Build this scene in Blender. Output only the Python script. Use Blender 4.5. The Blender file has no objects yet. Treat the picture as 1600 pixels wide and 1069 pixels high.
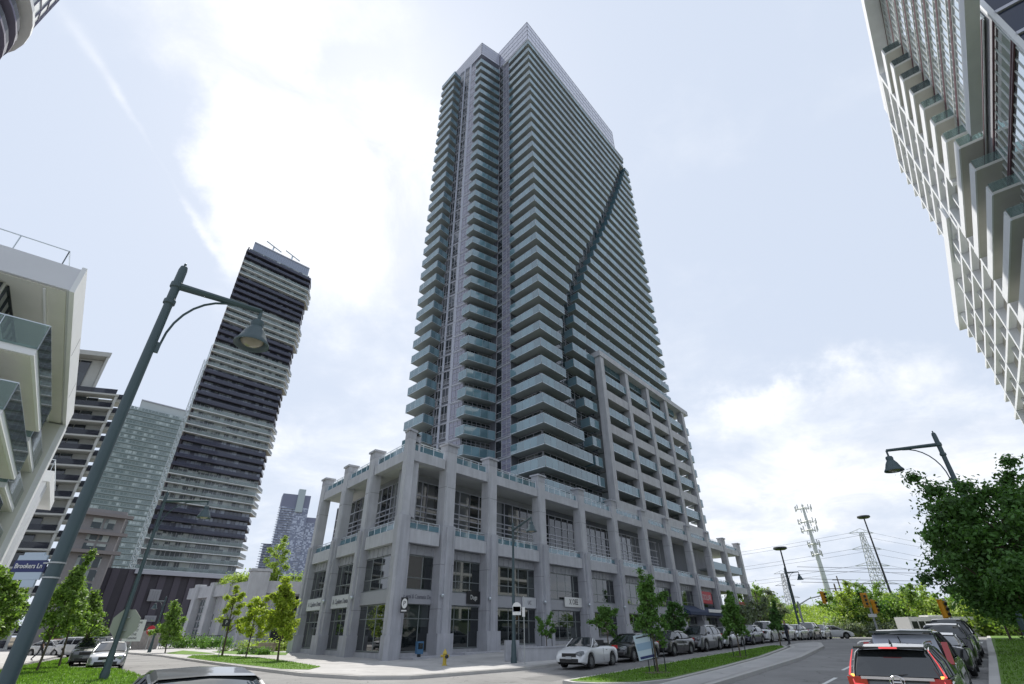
import bpy, bmesh, math, random
import numpy as np
from mathutils import Vector, Matrix, noise
random.seed(7)
sc = bpy.context.scene
COL = sc.collection
R = math.radians

# ------------------------------------------------------------------ camera
FP = 766.0; HZ = 990.0; PCX = 800.0; PCY = 534.5; CH = 1.72
TH = math.atan((HZ - PCY) / FP); ct, st = math.cos(TH), math.sin(TH)
ROLL = R(0.4); cr_, sr_ = math.cos(ROLL), math.sin(ROLL)
cam_d = bpy.data.cameras.new('camera'); cam = bpy.data.objects.new('camera', cam_d); COL.objects.link(cam)
cam_d.sensor_width = 36; cam_d.lens = 36 * FP / 1600; cam_d.clip_end = 6000; cam_d.clip_start = 0.05
cam.matrix_world = Matrix.Translation((0, 0, CH)) @ Matrix.Rotation(math.pi / 2 + TH, 4, 'X') @ Matrix.Rotation(-ROLL, 4, 'Z')
sc.camera = cam

# ------------------------------------------------------------------ light
SUN_AZ, SUN_EL = -24.0, 55.0
sun_d = bpy.data.lights.new('sun', 'SUN'); sun = bpy.data.objects.new('sun', sun_d); COL.objects.link(sun)
sun_d.energy = 4.0; sun_d.angle = R(0.6); sun_d.color = (1, .955, .88)
sdir = Vector((math.sin(R(SUN_AZ)) * math.cos(R(SUN_EL)), math.cos(R(SUN_AZ)) * math.cos(R(SUN_EL)), math.sin(R(SUN_EL))))
sun.rotation_euler = sdir.to_track_quat('Z', 'Y').to_euler(); sun.location = (-30, 40, 90)
sc.view_settings.view_transform = 'Standard'; sc.view_settings.look = 'None'
sc.view_settings.exposure = 0.38; sc.view_settings.gamma = 1.0; sc.view_settings.use_curve_mapping = False

w = bpy.data.worlds.new('World'); sc.world = w; w.use_nodes = True
nt = w.node_tree; nt.nodes.clear(); N_ = nt.nodes; L_ = nt.links
def nn(tp, **k):
    n = N_.new(tp)
    for a, b in k.items(): setattr(n, a, b)
    return n
def mth(op, a, b=None, clamp=False):
    n = nn('ShaderNodeMath', operation=op); n.use_clamp = clamp
    for i, v in enumerate((a, b)):
        if v is None: continue
        if isinstance(v, (int, float)): n.inputs[i].default_value = v
        else: L_.new(v, n.inputs[i])
    return n.outputs[0]
def pix_dir(px, py):
    x, y = px - PCX, py - PCY
    x, y = x * cr_ - y * sr_, x * sr_ + y * cr_
    a, b = x / FP, -y / FP
    return Vector((a, ct - st * b, st + ct * b))
sky = nn('ShaderNodeTexSky', sky_type='NISHITA'); sky.sun_disc = False
sky.sun_elevation = R(SUN_EL); sky.sun_rotation = R(SUN_AZ); sky.dust_density = 2.5; sky.air_density = 1.1
tc = nn('ShaderNodeTexCoord')
sep = nn('ShaderNodeSeparateXYZ'); L_.new(tc.outputs['Generated'], sep.inputs[0])
zc = mth('ADD', mth('MAXIMUM', sep.outputs[2], 0.0), 0.22)
cmb = nn('ShaderNodeCombineXYZ'); L_.new(mth('DIVIDE', sep.outputs[0], zc), cmb.inputs[0]); L_.new(mth('DIVIDE', sep.outputs[1], zc), cmb.inputs[1])
def noisef(scale, det, rough, vec, dist=0.0, off=(0, 0, 0)):
    mp = nn('ShaderNodeMapping'); mp.inputs['Location'].default_value = off; L_.new(vec, mp.inputs[0])
    n = nn('ShaderNodeTexNoise'); n.inputs['Scale'].default_value = scale; n.inputs['Detail'].default_value = det
    n.inputs['Roughness'].default_value = rough; n.inputs['Distortion'].default_value = dist
    L_.new(mp.outputs[0], n.inputs['Vector']); return n.outputs['Fac']
n1 = noisef(1.3, 9, .58, cmb.outputs[0], .5, (3.1, 1.7, 0))
n2 = noisef(5.0, 6, .6, cmb.outputs[0], .3)
# warped direction so the cloud banks have ragged edges
wv = nn('ShaderNodeVectorMath', operation='MULTIPLY_ADD')
nw = nn('ShaderNodeTexNoise'); nw.inputs['Scale'].default_value = 3.2; nw.inputs['Detail'].default_value = 7; nw.inputs['Roughness'].default_value = .62
L_.new(tc.outputs['Generated'], nw.inputs['Vector'])
sub = nn('ShaderNodeVectorMath', operation='SUBTRACT'); L_.new(nw.outputs['Color'], sub.inputs[0]); sub.inputs[1].default_value = (.5, .5, .5)
L_.new(sub.outputs[0], wv.inputs[0]); wv.inputs[1].default_value = (.42, .42, .42); L_.new(tc.outputs['Generated'], wv.inputs[2])
banks = [(390, 60, .13, .75), (560, 0, .13, .7), (470, 230, .14, .8), (600, 330, .15, .7), (410, 330, .10, .55), (640, 210, .10, .7),
         (620, 120, .05, -.7), (270, 200, .07, -.3), (230, 320, .09, -.4), (545, 130, .07, -1.1), (400, 420, .08, .35), (520, 470, .08, .35),
         (1130, 620, .05, .55), (1200, 605, .05, .7), (1290, 590, .05, .6), (1390, 575, .06, .55), (1500, 560, .08, .55), (1200, 760, .13, .5), (1330, 720, .13, .4), (1480, 700, .14, .5),
         (450, 660, .05, .4), (30, 300, .3, -.15), (1250, 200, .35, -.3), (1250, 480, .16, -.15), (1100, 930, .3, .2), (700, 900, .4, .25)]
tot = None
for px, py, s_, a_ in banks:
    d = pix_dir(px, py).normalized()
    df = nn('ShaderNodeVectorMath', operation='DISTANCE'); L_.new(wv.outputs[0], df.inputs[0]); df.inputs[1].default_value = d
    g = mth('MULTIPLY', mth('EXPONENT', mth('MULTIPLY', mth('POWER', mth('DIVIDE', df.outputs['Value'], s_), 2.0), -1.0)), a_)
    tot = g if tot is None else mth('ADD', tot, g)
# thin vapour trail: a great-circle arc across the upper left
ta_, tb_ = pix_dir(60, -40).normalized(), pix_dir(310, 350).normalized(); tn_ = ta_.cross(tb_).normalized(); tm_ = pix_dir(230, 250).normalized()
w2 = nn('ShaderNodeVectorMath', operation='MULTIPLY_ADD'); L_.new(sub.outputs[0], w2.inputs[0]); w2.inputs[1].default_value = (.05, .05, .05); L_.new(tc.outputs['Generated'], w2.inputs[2])
dt_ = nn('ShaderNodeVectorMath', operation='DOT_PRODUCT'); L_.new(w2.outputs[0], dt_.inputs[0]); dt_.inputs[1].default_value = tn_
ds_ = nn('ShaderNodeVectorMath', operation='DISTANCE'); L_.new(tc.outputs['Generated'], ds_.inputs[0]); ds_.inputs[1].default_value = tm_
trail = mth('MULTIPLY', mth('EXPONENT', mth('MULTIPLY', mth('POWER', mth('DIVIDE', mth('ABSOLUTE', dt_.outputs['Value']), .0085), 2.0), -1.0)), mth('EXPONENT', mth('MULTIPLY', mth('POWER', mth('DIVIDE', ds_.outputs['Value'], .19), 4.0), -1.0)))
tot = mth('ADD', tot, mth('MULTIPLY', mth('MULTIPLY', trail, .55), mth('ADD', n2, .5)))
cl = mth('ADD', mth('ADD', tot, mth('MULTIPLY', mth('SUBTRACT', n1, .5), 2.1)), mth('MULTIPLY', mth('SUBTRACT', n2, .5), .8))
mask = nn('ShaderNodeMapRange', interpolation_type='SMOOTHSTEP'); L_.new(cl, mask.inputs[0])
mask.inputs[1].default_value = -.1; mask.inputs[2].default_value = 1.15
# pale hazy blue between the clouds: the physical sky thinned with white vapour
mixh = nn('ShaderNodeMix', data_type='RGBA'); mixh.inputs[0].default_value = .93
L_.new(sky.outputs[0], mixh.inputs[6]); mixh.inputs[7].default_value = (5.45, 6.1, 7.25, 1)
mixc = nn('ShaderNodeMix', data_type='RGBA'); L_.new(mask.outputs[0], mixc.inputs[0]); L_.new(mixh.outputs[2], mixc.inputs[6])
n3 = noisef(2.6, 8, .62, cmb.outputs[0], .6, (7.3, 2.2, 0)); mr3 = nn('ShaderNodeMapRange'); L_.new(n3, mr3.inputs[0]); mr3.inputs[1].default_value = .36; mr3.inputs[2].default_value = .56
mixk = nn('ShaderNodeMix', data_type='RGBA'); L_.new(mr3.outputs[0], mixk.inputs[0]); mixk.inputs[6].default_value = (7.0, 7.3, 7.9, 1); mixk.inputs[7].default_value = (9.3, 9.4, 9.6, 1); L_.new(mixk.outputs[2], mixc.inputs[7])
# below the horizon: dull ground tone
hz_ = nn('ShaderNodeMapRange'); L_.new(sep.outputs[2], hz_.inputs[0]); hz_.inputs[1].default_value = -.06; hz_.inputs[2].default_value = 0.0
mixg = nn('ShaderNodeMix', data_type='RGBA'); L_.new(hz_.outputs[0], mixg.inputs[0]); mixg.inputs[6].default_value = (2.2, 2.3, 2.3, 1); L_.new(mixc.outputs[2], mixg.inputs[7])
bg = nn('ShaderNodeBackground'); bg.inputs[1].default_value = 0.1; L_.new(mixg.outputs[2], bg.inputs[0])
wo = nn('ShaderNodeOutputWorld'); L_.new(bg.outputs[0], wo.inputs[0])

# ------------------------------------------------------------------ geometry helpers
UX, UY = math.sin(R(40.2)), math.cos(R(40.2))
NX, NY = UY, -UX
def SW(s, w_, z=0.0): return (s * UX + w_ * NX, s * UY + w_ * NY, z)
def gz(x, y):
    s = x * UX + y * UY; w_ = x * NX + y * NY
    z = .027 * min(max(s - 24, 0), 34 if w_ > -22 else 60)
    if s < 24:
        t = min(max((w_ + 20) / 8, 0), 1); z += .027 * max(s - 24, -14) * t * t * (3 - 2 * t)
    return z
def ray_z(px, py, z):
    d = pix_dir(px, py); t = (z - CH) / d.z; return d.x * t, d.y * t
def G(px, py):
    """the place where the ground lies under that line of sight"""
    z = 0.0; q = (0, 10)
    for i in range(60):
        if CH - z > .05: q = ray_z(px, py, z)
        z = .5 * z + .5 * gz(*q)
    return q[0], q[1], gz(*q)
def at(px, py, Y):
    d = pix_dir(px, py); t = Y / d.y; return (d.x * t, Y, CH + d.z * t)

class MB:
    def __init__(s): s.v = []; s.f = []
    def add(s, vs, fs):
        n = len(s.v); s.v += [tuple(v) for v in vs]; s.f += [tuple(i + n for i in f) for f in fs]; return s
    def quad(s, a, b, c, d): return s.add([a, b, c, d], [(0, 1, 2, 3)])
    def box(s, c, d, az=0.0, M=None):
        hx, hy, hz = d[0] / 2, d[1] / 2, d[2] / 2
        ca, sa = math.cos(az), math.sin(az); vs = []
        for sx, sy, sz in ((-1,-1,-1),(1,-1,-1),(1,1,-1),(-1,1,-1),(-1,-1,1),(1,-1,1),(1,1,1),(-1,1,1)):
            x, y, z = sx * hx, sy * hy, sz * hz
            if M is not None: q = M @ Vector((x, y, z)); x, y, z = q
            vs.append((c[0] + x * ca - y * sa, c[1] + x * sa + y * ca, c[2] + z))
        return s.add(vs, [(0,3,2,1),(4,5,6,7),(0,1,5,4),(1,2,6,5),(2,3,7,6),(3,0,4,7)])
    def prism(s, poly, z0, z1):
        a = sum(poly[i][0] * poly[(i + 1) % len(poly)][1] - poly[(i + 1) % len(poly)][0] * poly[i][1] for i in range(len(poly)))
        if a < 0: poly = poly[::-1]
        n = len(poly); vs = [(p[0], p[1], z0) for p in poly] + [(p[0], p[1], z1) for p in poly]
        return s.add(vs, [tuple(range(n))[::-1], tuple(range(n, 2 * n))] + [(i, (i + 1) % n, (i + 1) % n + n, i + n) for i in range(n)])
    def slabline(s, p, q, th, z0, z1, off=0.0):
        """upright panel from p to q; thickness th; pushed 'off' to the right hand side of p->q"""
        dx, dy = q[0] - p[0], q[1] - p[1]; l = math.hypot(dx, dy) or 1; nx, ny = dy / l, -dx / l
        a = off - th / 2; b = off + th / 2
        return s.prism([(p[0]+nx*a, p[1]+ny*a), (q[0]+nx*a, q[1]+ny*a), (q[0]+nx*b, q[1]+ny*b), (p[0]+nx*b, p[1]+ny*b)], z0, z1)
    def tube(s, pts, r, n=8, cap=True):
        pts = [Vector(p) for p in pts]; rs = r if isinstance(r, (list, tuple)) else [r] * len(pts)
        rings = []; ref = None
        for i, p in enumerate(pts):
            t = (pts[min(i + 1, len(pts) - 1)] - pts[max(i - 1, 0)]).normalized()
            if ref is None: ref = Vector((0, 0, 1)) if abs(t.z) < .9 else Vector((1, 0, 0))
            a = t.cross(ref).normalized(); b = t.cross(a).normalized()
            rings.append([p + (a * math.cos(2 * math.pi * k / n) + b * math.sin(2 * math.pi * k / n)) * rs[i] for k in range(n)])
            ref = b.cross(t) * -1 if False else ref
        vs = [v for rg in rings for v in rg]; fs = []
        for i in range(len(pts) - 1):
            for k in range(n): fs.append((i*n+k, i*n+(k+1)%n, (i+1)*n+(k+1)%n, (i+1)*n+k))
        if cap: fs += [tuple(range(n)), tuple(range((len(pts)-1)*n, len(pts)*n))[::-1]]
        return s.add(vs, fs)
    def lathe(s, prof, n=16, c=(0, 0, 0), M=None):
        vs = []; fs = []
        for r_, z_ in prof:
            for k in range(n):
                q = Vector((r_ * math.cos(2*math.pi*k/n), r_ * math.sin(2*math.pi*k/n), z_))
                if M is not None: q = M @ q
                vs.append((c[0]+q.x, c[1]+q.y, c[2]+q.z))
        for i in range(len(prof) - 1):
            for k in range(n): fs.append((i*n+k, i*n+(k+1)%n, (i+1)*n+(k+1)%n, (i+1)*n+k))
        return s.add(vs, fs)
    def mesh(s, name, org=(0, 0, 0), smooth=False):
        me = bpy.data.meshes.new(name)
        me.from_pydata([(v[0]-org[0], v[1]-org[1], v[2]-org[2]) for v in s.v], [], s.f)
        if smooth:
            me.polygons.foreach_set('use_smooth', [True] * len(me.polygons))
            try: me.set_sharp_from_angle(angle=R(40))
            except Exception: pass
        me.update(); return me

def put(name, me, mat=None, parent=None, loc=(0, 0, 0), rz=0.0):
    o = bpy.data.objects.new(name, me); COL.objects.link(o)
    if mat is not None and me is not None and not me.materials: me.materials.append(mat)
    o.location = loc; o.rotation_euler = (0, 0, rz)
    if parent is not None: o.parent = parent
    return o
def obj(name, mb, mat, parent=None, org=(0, 0, 0), smooth=False, loc=(0, 0, 0)):
    return put(name, mb.mesh(name, org, smooth), mat, parent, loc)
def thing(name, label, cat, loc=(0, 0, 0), rz=0.0, group=None):
    o = bpy.data.objects.new(name, None); COL.objects.link(o); o.location = loc; o.rotation_euler = (0, 0, rz)
    o.empty_display_size = .2
    return tag(o, label, cat, group)
def tag(o, label, cat, group=None):
    o['label'] = label; o['category'] = cat
    if group: o['group'] = group
    return o
def structure(o): o['kind'] = 'structure'; return o
def stuff(o): o['kind'] = 'stuff'; return o
def copy_tree(o, parent=None):
    c = o.copy(); COL.objects.link(c)
    if parent is not None: c.parent = parent
    for ch in [x for x in o.children]: copy_tree(ch, c)
    return c
def dup(root, loc, rz, label, group=None):
    r = copy_tree(root); r.location = loc; r.rotation_euler = (0, 0, rz); r['label'] = label
    if group: r['group'] = group
    return r

# ------------------------------------------------------------------ materials
def mat(name, col, rough=.7, metal=0.0, spec=.5, var=0.0, vscale=2.0, bump=0.0, bscale=20.0, emit=None, estr=1.0, coat=0.0, trans=0.0, alpha=1.0, streak=0.0, objrand=0.0):
    m = bpy.data.materials.new(name); m.use_nodes = True; t = m.node_tree; b = t.nodes['Principled BSDF']
    b.inputs['Base Color'].default_value = (*col, 1); b.inputs['Roughness'].default_value = rough
    b.inputs['Metallic'].default_value = metal; b.inputs['Specular IOR Level'].default_value = spec
    b.inputs['Coat Weight'].default_value = coat; b.inputs['Coat Roughness'].default_value = .03
    b.inputs['Transmission Weight'].default_value = trans; b.inputs['Alpha'].default_value = alpha
    if emit: b.inputs['Emission Color'].default_value = (*emit, 1); b.inputs['Emission Strength'].default_value = estr
    last = None
    if var or bump or streak:
        g = t.nodes.new('ShaderNodeNewGeometry')
        def nz(sc_, det, scale3=None):
            src = g.outputs['Position']
            if scale3:
                mp = t.nodes.new('ShaderNodeMapping'); mp.inputs['Scale'].default_value = scale3; t.links.new(src, mp.inputs[0]); src = mp.outputs[0]
            n = t.nodes.new('ShaderNodeTexNoise'); n.inputs['Scale'].default_value = sc_; n.inputs['Detail'].default_value = det; n.inputs['Roughness'].default_value = .6
            t.links.new(src, n.inputs['Vector']); return n.outputs['Fac']
        def shade(prev, fac, amt):
            mr = t.nodes.new('ShaderNodeMapRange'); t.links.new(fac, mr.inputs[0]); mr.inputs[1].default_value = .25; mr.inputs[2].default_value = .75
            mr.inputs[3].default_value = 1 - amt; mr.inputs[4].default_value = 1 + amt
            vm = t.nodes.new('ShaderNodeVectorMath'); vm.operation = 'SCALE'
            if prev is None: vm.inputs[0].default_value = col
            else: t.links.new(prev, vm.inputs[0])
            t.links.new(mr.outputs[0], vm.inputs['Scale']); return vm.outputs[0]
        if var: last = shade(None, nz(vscale, 6), var)
        if streak: last = shade(last, nz(1.0, 5, (3.0, 3.0, .25)), streak)
        if last is not None: t.links.new(last, b.inputs['Base Color'])
        if bump:
            bp = t.nodes.new('ShaderNodeBump'); bp.inputs['Strength'].default_value = bump; bp.inputs['Distance'].default_value = .02
            t.links.new(nz(bscale, 4), bp.inputs['Height']); t.links.new(bp.outputs[0], b.inputs['Normal'])
    if objrand:
        oi = t.nodes.new('ShaderNodeObjectInfo'); mr = t.nodes.new('ShaderNodeMapRange'); t.links.new(oi.outputs['Random'], mr.inputs[0])
        mr.inputs[3].default_value = 1 - objrand; mr.inputs[4].default_value = 1 + objrand
        vm = t.nodes.new('ShaderNodeVectorMath'); vm.operation = 'SCALE'
        if last is None: vm.inputs[0].default_value = col
        else: t.links.new(last, vm.inputs[0])
        t.links.new(mr.outputs[0], vm.inputs['Scale']); t.links.new(vm.outputs[0], b.inputs['Base Color'])
    return m
def glassmat(name, tint, tr, body, rough=.03, diffmix=.35, ior=1.5):
    """thin sheet glass: part see-through, part tinted body, with a mirror coat"""
    m = bpy.data.materials.new(name); m.use_nodes = True; t = m.node_tree; t.nodes.clear(); nd = t.nodes
    o = nd.new('ShaderNodeOutputMaterial'); tp = nd.new('ShaderNodeBsdfTransparent'); tp.inputs[0].default_value = (*tint, 1)
    df = nd.new('ShaderNodeBsdfDiffuse'); gg = nd.new('ShaderNodeNewGeometry'); mr_ = nd.new('ShaderNodeMapRange'); t.links.new(gg.outputs['Random Per Island'], mr_.inputs[0]); mr_.inputs[3].default_value = .72; mr_.inputs[4].default_value = 1.25; vm_ = nd.new('ShaderNodeVectorMath'); vm_.operation = 'SCALE'; vm_.inputs[0].default_value = body; t.links.new(mr_.outputs[0], vm_.inputs['Scale']); t.links.new(vm_.outputs[0], df.inputs[0]); gl = nd.new('ShaderNodeBsdfGlossy'); gl.inputs[1].default_value = rough
    m1 = nd.new('ShaderNodeMixShader'); m1.inputs[0].default_value = 1 - tr
    t.links.new(tp.outputs[0], m1.inputs[1]); t.links.new(df.outputs[0], m1.inputs[2])
    fr = nd.new('ShaderNodeFresnel'); fr.inputs[0].default_value = ior
    m2 = nd.new('ShaderNodeMixShader'); t.links.new(fr.outputs[0], m2.inputs[0]); t.links.new(m1.outputs[0], m2.inputs[1]); t.links.new(gl.outputs[0], m2.inputs[2])
    t.links.new(m2.outputs[0], o.inputs[0]); return m
def windowmat(name, dark, light, cell=(1.2, 1.2, 2.8), thr=.6, rough=.05, spec=.6, coat=.6, seed=0.0, metal=0.0):
    """window glass whose rooms behind differ: dark rooms and drawn blinds, picked per cell"""
    m = bpy.data.materials.new(name); m.use_nodes = True; t = m.node_tree; nd = t.nodes; b = nd['Principled BSDF']
    g = nd.new('ShaderNodeNewGeometry'); mp = nd.new('ShaderNodeMapping'); mp.inputs['Scale'].default_value = tuple(1 / c for c in cell)
    mp.inputs['Rotation'].default_value = (0, 0, R(40)); mp.inputs['Location'].default_value = (seed, seed * 2, 0)
    sn = nd.new('ShaderNodeVectorMath'); sn.operation = 'FLOOR'; wn = nd.new('ShaderNodeTexWhiteNoise')
    t.links.new(g.outputs['Position'], mp.inputs[0]); t.links.new(mp.outputs[0], sn.inputs[0]); t.links.new(sn.outputs[0], wn.inputs['Vector'])
    mr = nd.new('ShaderNodeMapRange'); t.links.new(wn.outputs['Value'], mr.inputs[0]); mr.inputs[1].default_value = thr; mr.inputs[2].default_value = min(1, thr + .35)
    mx = nd.new('ShaderNodeMix'); mx.data_type = 'RGBA'; t.links.new(mr.outputs[0], mx.inputs[0]); mx.inputs[6].default_value = (*dark, 1); mx.inputs[7].default_value = (*light, 1)
    t.links.new(mx.outputs[2], b.inputs['Base Color']); b.inputs['Roughness'].default_value = rough; b.inputs['Specular IOR Level'].default_value = spec
    b.inputs['Coat Weight'].default_value = coat; b.inputs['Coat Roughness'].default_value = .02; b.inputs['Metallic'].default_value = metal
    return m
M = {}
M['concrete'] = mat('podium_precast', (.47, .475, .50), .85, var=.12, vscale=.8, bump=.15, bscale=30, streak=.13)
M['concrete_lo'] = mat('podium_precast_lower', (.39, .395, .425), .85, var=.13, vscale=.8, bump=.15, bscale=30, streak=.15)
M['soffit'] = mat('soffit_plaster', (.52, .53, .52), .9, var=.04)
M['slab'] = mat('balcony_slab', (.29, .32, .33), .9, var=.05, vscale=.5)
M['slab_face'] = mat('slab_paint', (.55, .57, .60), .8, var=.04)
M['rail'] = mat('rail_aluminium', (.55, .60, .63), .35, metal=.6)
M['railglass'] = glassmat('balcony_glass', (.34, .66, .70), .36, (.18, .33, .40), ior=2.3)
M['mullion'] = mat('mullion_aluminium', (.46, .47, .52), .4, metal=.4)
M['spandrel'] = mat('spandrel_glass', (.22, .22, .30), .12, spec=.7, coat=.6, var=.08, vscale=.4)
M['window'] = windowmat('tower_window', (.018, .022, .028), (.12, .13, .15), (2.3, 2.3, 2.8), .62)
M['doorglass'] = windowmat('balcony_door_glass', (.02, .03, .035), (.15, .16, .16), (2.3, 2.3, 2.8), .6)
M['crown'] = mat('crown_glass', (.38, .39, .50), .15, spec=.9, coat=.8, var=.08, vscale=.3)
M['shop'] = windowmat('shop_window', (.012, .016, .018), (.05, .06, .06), (2.1, 2.1, 2.2), .8, rough=.02, spec=.8, coat=.6)
M['terrace_glass'] = windowmat('terrace_window', (.02, .025, .03), (.20, .21, .22), (2.4, 2.4, 5), .55, rough=.03)
M['panel'] = mat('spandrel_panel', (.33, .335, .36), .5, var=.05)
M['dark_metal'] = mat('dark_metal', (.03, .035, .04), .5, metal=.3)
M['asphalt'] = mat('asphalt', (.24, .235, .23), .93, var=.14, vscale=.35, bump=.5, bscale=60)
def crackle(m, scale, width, dark):
    t = m.node_tree; nd = t.nodes; b = nd['Principled BSDF']; src = b.inputs['Base Color'].links[0].from_socket
    g = nd.new('ShaderNodeNewGeometry'); n = nd.new('ShaderNodeTexNoise'); n.inputs['Scale'].default_value = .8; n.inputs['Detail'].default_value = 5
    t.links.new(g.outputs['Position'], n.inputs['Vector']); ad = nd.new('ShaderNodeVectorMath'); ad.operation = 'MULTIPLY_ADD'; t.links.new(n.outputs['Color'], ad.inputs[0]); ad.inputs[1].default_value = (2.2,2.2,0); t.links.new(g.outputs['Position'], ad.inputs[2])
    v = nd.new('ShaderNodeTexVoronoi'); v.feature = 'DISTANCE_TO_EDGE'; v.inputs['Scale'].default_value = scale; t.links.new(ad.outputs[0], v.inputs['Vector'])
    mr = nd.new('ShaderNodeMapRange'); t.links.new(v.outputs['Distance'], mr.inputs[0]); mr.inputs[2].default_value = width; mr.inputs[3].default_value = dark; mr.inputs[4].default_value = 1
    st_ = nd.new('ShaderNodeTexNoise'); st_.inputs['Scale'].default_value = .22; st_.inputs['Detail'].default_value = 8; st_.inputs['Roughness'].default_value = .7; t.links.new(g.outputs['Position'], st_.inputs['Vector'])
    m2 = nd.new('ShaderNodeMapRange'); t.links.new(st_.outputs['Fac'], m2.inputs[0]); m2.inputs[1].default_value = .35; m2.inputs[2].default_value = .6; m2.inputs[3].default_value = .80; m2.inputs[4].default_value = 1.06
    mu = nd.new('ShaderNodeMath'); mu.operation = 'MULTIPLY'; t.links.new(mr.outputs[0], mu.inputs[0]); t.links.new(m2.outputs[0], mu.inputs[1])
    vm = nd.new('ShaderNodeVectorMath'); vm.operation = 'SCALE'; t.links.new(src, vm.inputs[0]); t.links.new(mu.outputs[0], vm.inputs['Scale']); t.links.new(vm.outputs[0], b.inputs['Base Color'])
crackle(M['asphalt'], .30, .012, .55)
M['paving'] = mat('pavement_concrete', (.42, .41, .40), .9, var=.06, vscale=.9, bump=.2, bscale=40)
crackle(M['paving'], .12, .006, .7)
M['kerb'] = mat('kerb_concrete', (.45, .44, .42), .9, var=.08, vscale=2)
M['grass'] = mat('lawn', (.11, .20, .028), .95, var=.20, vscale=1.6, bump=1.0, bscale=45)
M['earth'] = mat('earth', (.12, .10, .07), 1, var=.2, bump=.6)
M['paint'] = mat('road_paint', (.7, .7, .68), .8, var=.08, vscale=4)
# ================================================================== GROUND
def drape(name, poly, off, mat_, thick=0.0, kerb=None, cell=3.0):
    """a sheet laid over the terrain; with thick it gets side faces (a kerb step)"""
    bm = bmesh.new()
    a = sum(poly[i][0] * poly[(i + 1) % len(poly)][1] - poly[(i + 1) % len(poly)][0] * poly[i][1] for i in range(len(poly)))
    if a < 0: poly = poly[::-1]
    vs = [bm.verts.new((p[0], p[1], 0)) for p in poly]; f = bm.faces.new(vs)
    bmesh.ops.triangulate(bm, faces=[f])
    sv = [p[0] * UX + p[1] * UY for p in poly]; wv_ = [p[0] * NX + p[1] * NY for p in poly]
    cuts = [(UX, UY, s) for s in list(range(10, 24, 2)) + [24, 30, 36, 42, 48, 54, 58, 70, 84] if min(sv) < s < max(sv)]
    cuts += [(NX, NY, w_) for w_ in (-22.001, -22, -20, -18, -16, -14, -12) if min(wv_) < w_ < max(wv_)]
    for nx, ny, d in cuts:
        bmesh.ops.bisect_plane(bm, geom=bm.verts[:] + bm.edges[:] + bm.faces[:], dist=1e-5, plane_co=(nx * d, ny * d, 0), plane_no=(nx, ny, 0))
    for v in bm.verts: v.co.z = gz(v.co.x, v.co.y) + off
    if thick:
        es = [e for e in bm.edges if e.is_boundary]
        r = bmesh.ops.extrude_edge_only(bm, edges=es)
        for v in [g for g in r['geom'] if isinstance(g, bmesh.types.BMVert)]: v.co.z -= thick
        bmesh.ops.recalc_face_normals(bm, faces=bm.faces[:])
    me = bpy.data.meshes.new(name); bm.to_mesh(me); bm.free()
    return structure(put(name, me, mat_))
def P2(l): return [G(*p)[:2] for p in l]
def SWp(l): return [SW(*p)[:2] for p in l]
# the open ground far out, one sheet to the horizon, terrain followed where it matters
g = MB()
xs = [-3000, -900, -300, -120, -60, -40, -20, 0, 20, 40, 60, 100, 160, 300, 900, 3000]; ys = [-60, -20, 0, 20, 40, 60, 80, 110, 160, 300, 700, 1500, 4500]
xs = sorted(set(xs)); nx_ = len(xs)
g.v = [(x, y, min(gz(x, y), .9) - .45) for y in ys for x in xs]
g.f = [(j*nx_+i, j*nx_+i+1, (j+1)*nx_+i+1, (j+1)*nx_+i) for j in range(len(ys)-1) for i in range(nx_-1)]
structure(obj('ground', g, M['earth']))
road = drape('road', SWp([(-25, -130), (-25, 60), (130, 60), (130, -14), (58, -22.1), (25, -22.1), (24.9, -130)]), 0.0, M['asphalt'])
drape('side_road', SWp([(25.1, -130), (25.1, -60), (60, -60), (60, -130)]), 0.0, M['asphalt'])
KERB = .14
KM = M['kerb']
def island(name, poly, mat_, inset=.22):
    """kerb stone ring with the top surface set inside it"""
    drape('kerb', poly, KERB, KM, KERB + .05)
    n = len(poly); a = sum(poly[i][0]*poly[(i+1)%n][1]-poly[(i+1)%n][0]*poly[i][1] for i in range(n))
    if a < 0: poly = poly[::-1]
    ins = []
    for i in range(n):
        p0, p1, p2 = Vector(poly[i-1]), Vector(poly[i]), Vector(poly[(i+1)%n])
        d1 = (p1-p0).normalized(); d2 = (p2-p1).normalized(); n1_ = Vector((-d1.y, d1.x)); n2_ = Vector((-d2.y, d2.x))
        b = (n1_+n2_); b = b / max(b.length_squared/2, .3); q = p1 + b * inset; ins.append((q.x, q.y))
    return drape(name, ins, KERB + .012, mat_)
# pavement round the podium
side_px = [(862,1042),(780,1051),(700,1057.5),(640,1062),(560,1062.5),(470,1057),(390,1047),(300,1034),(252,1026.5)]
sp = P2(side_px)
back = [SW(24.5, -110)[:2], SW(60, -110)[:2], SW(60, -34)[:2], SW(118, -30)[:2], SW(118, -20.2)[:2], SW(60, -20.05)[:2]]
island('pavement', sp + back, M['paving'])
# lawns set into the pavement
def lawn(name, poly, off=KERB + .03): return drape(name, poly, off, M['grass'], .03)
lawn('lawn', P2([(291,1031),(300,1027.5),(335,1026.5),(400,1031),(446,1037),(500,1047),(482,1052),(440,1051),(385,1044),(330,1037)]))
lawn('lawn', P2([(262,1024.5),(258,1023),(285,1019),(318,1022),(335,1024),(318,1025.5),(290,1026)]))
# planting bed ground in front of the low building
lawn('lawn', P2([(345,1024),(330,1021),(380,1019),(450,1023),(446,1027),(400,1027)]))
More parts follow.
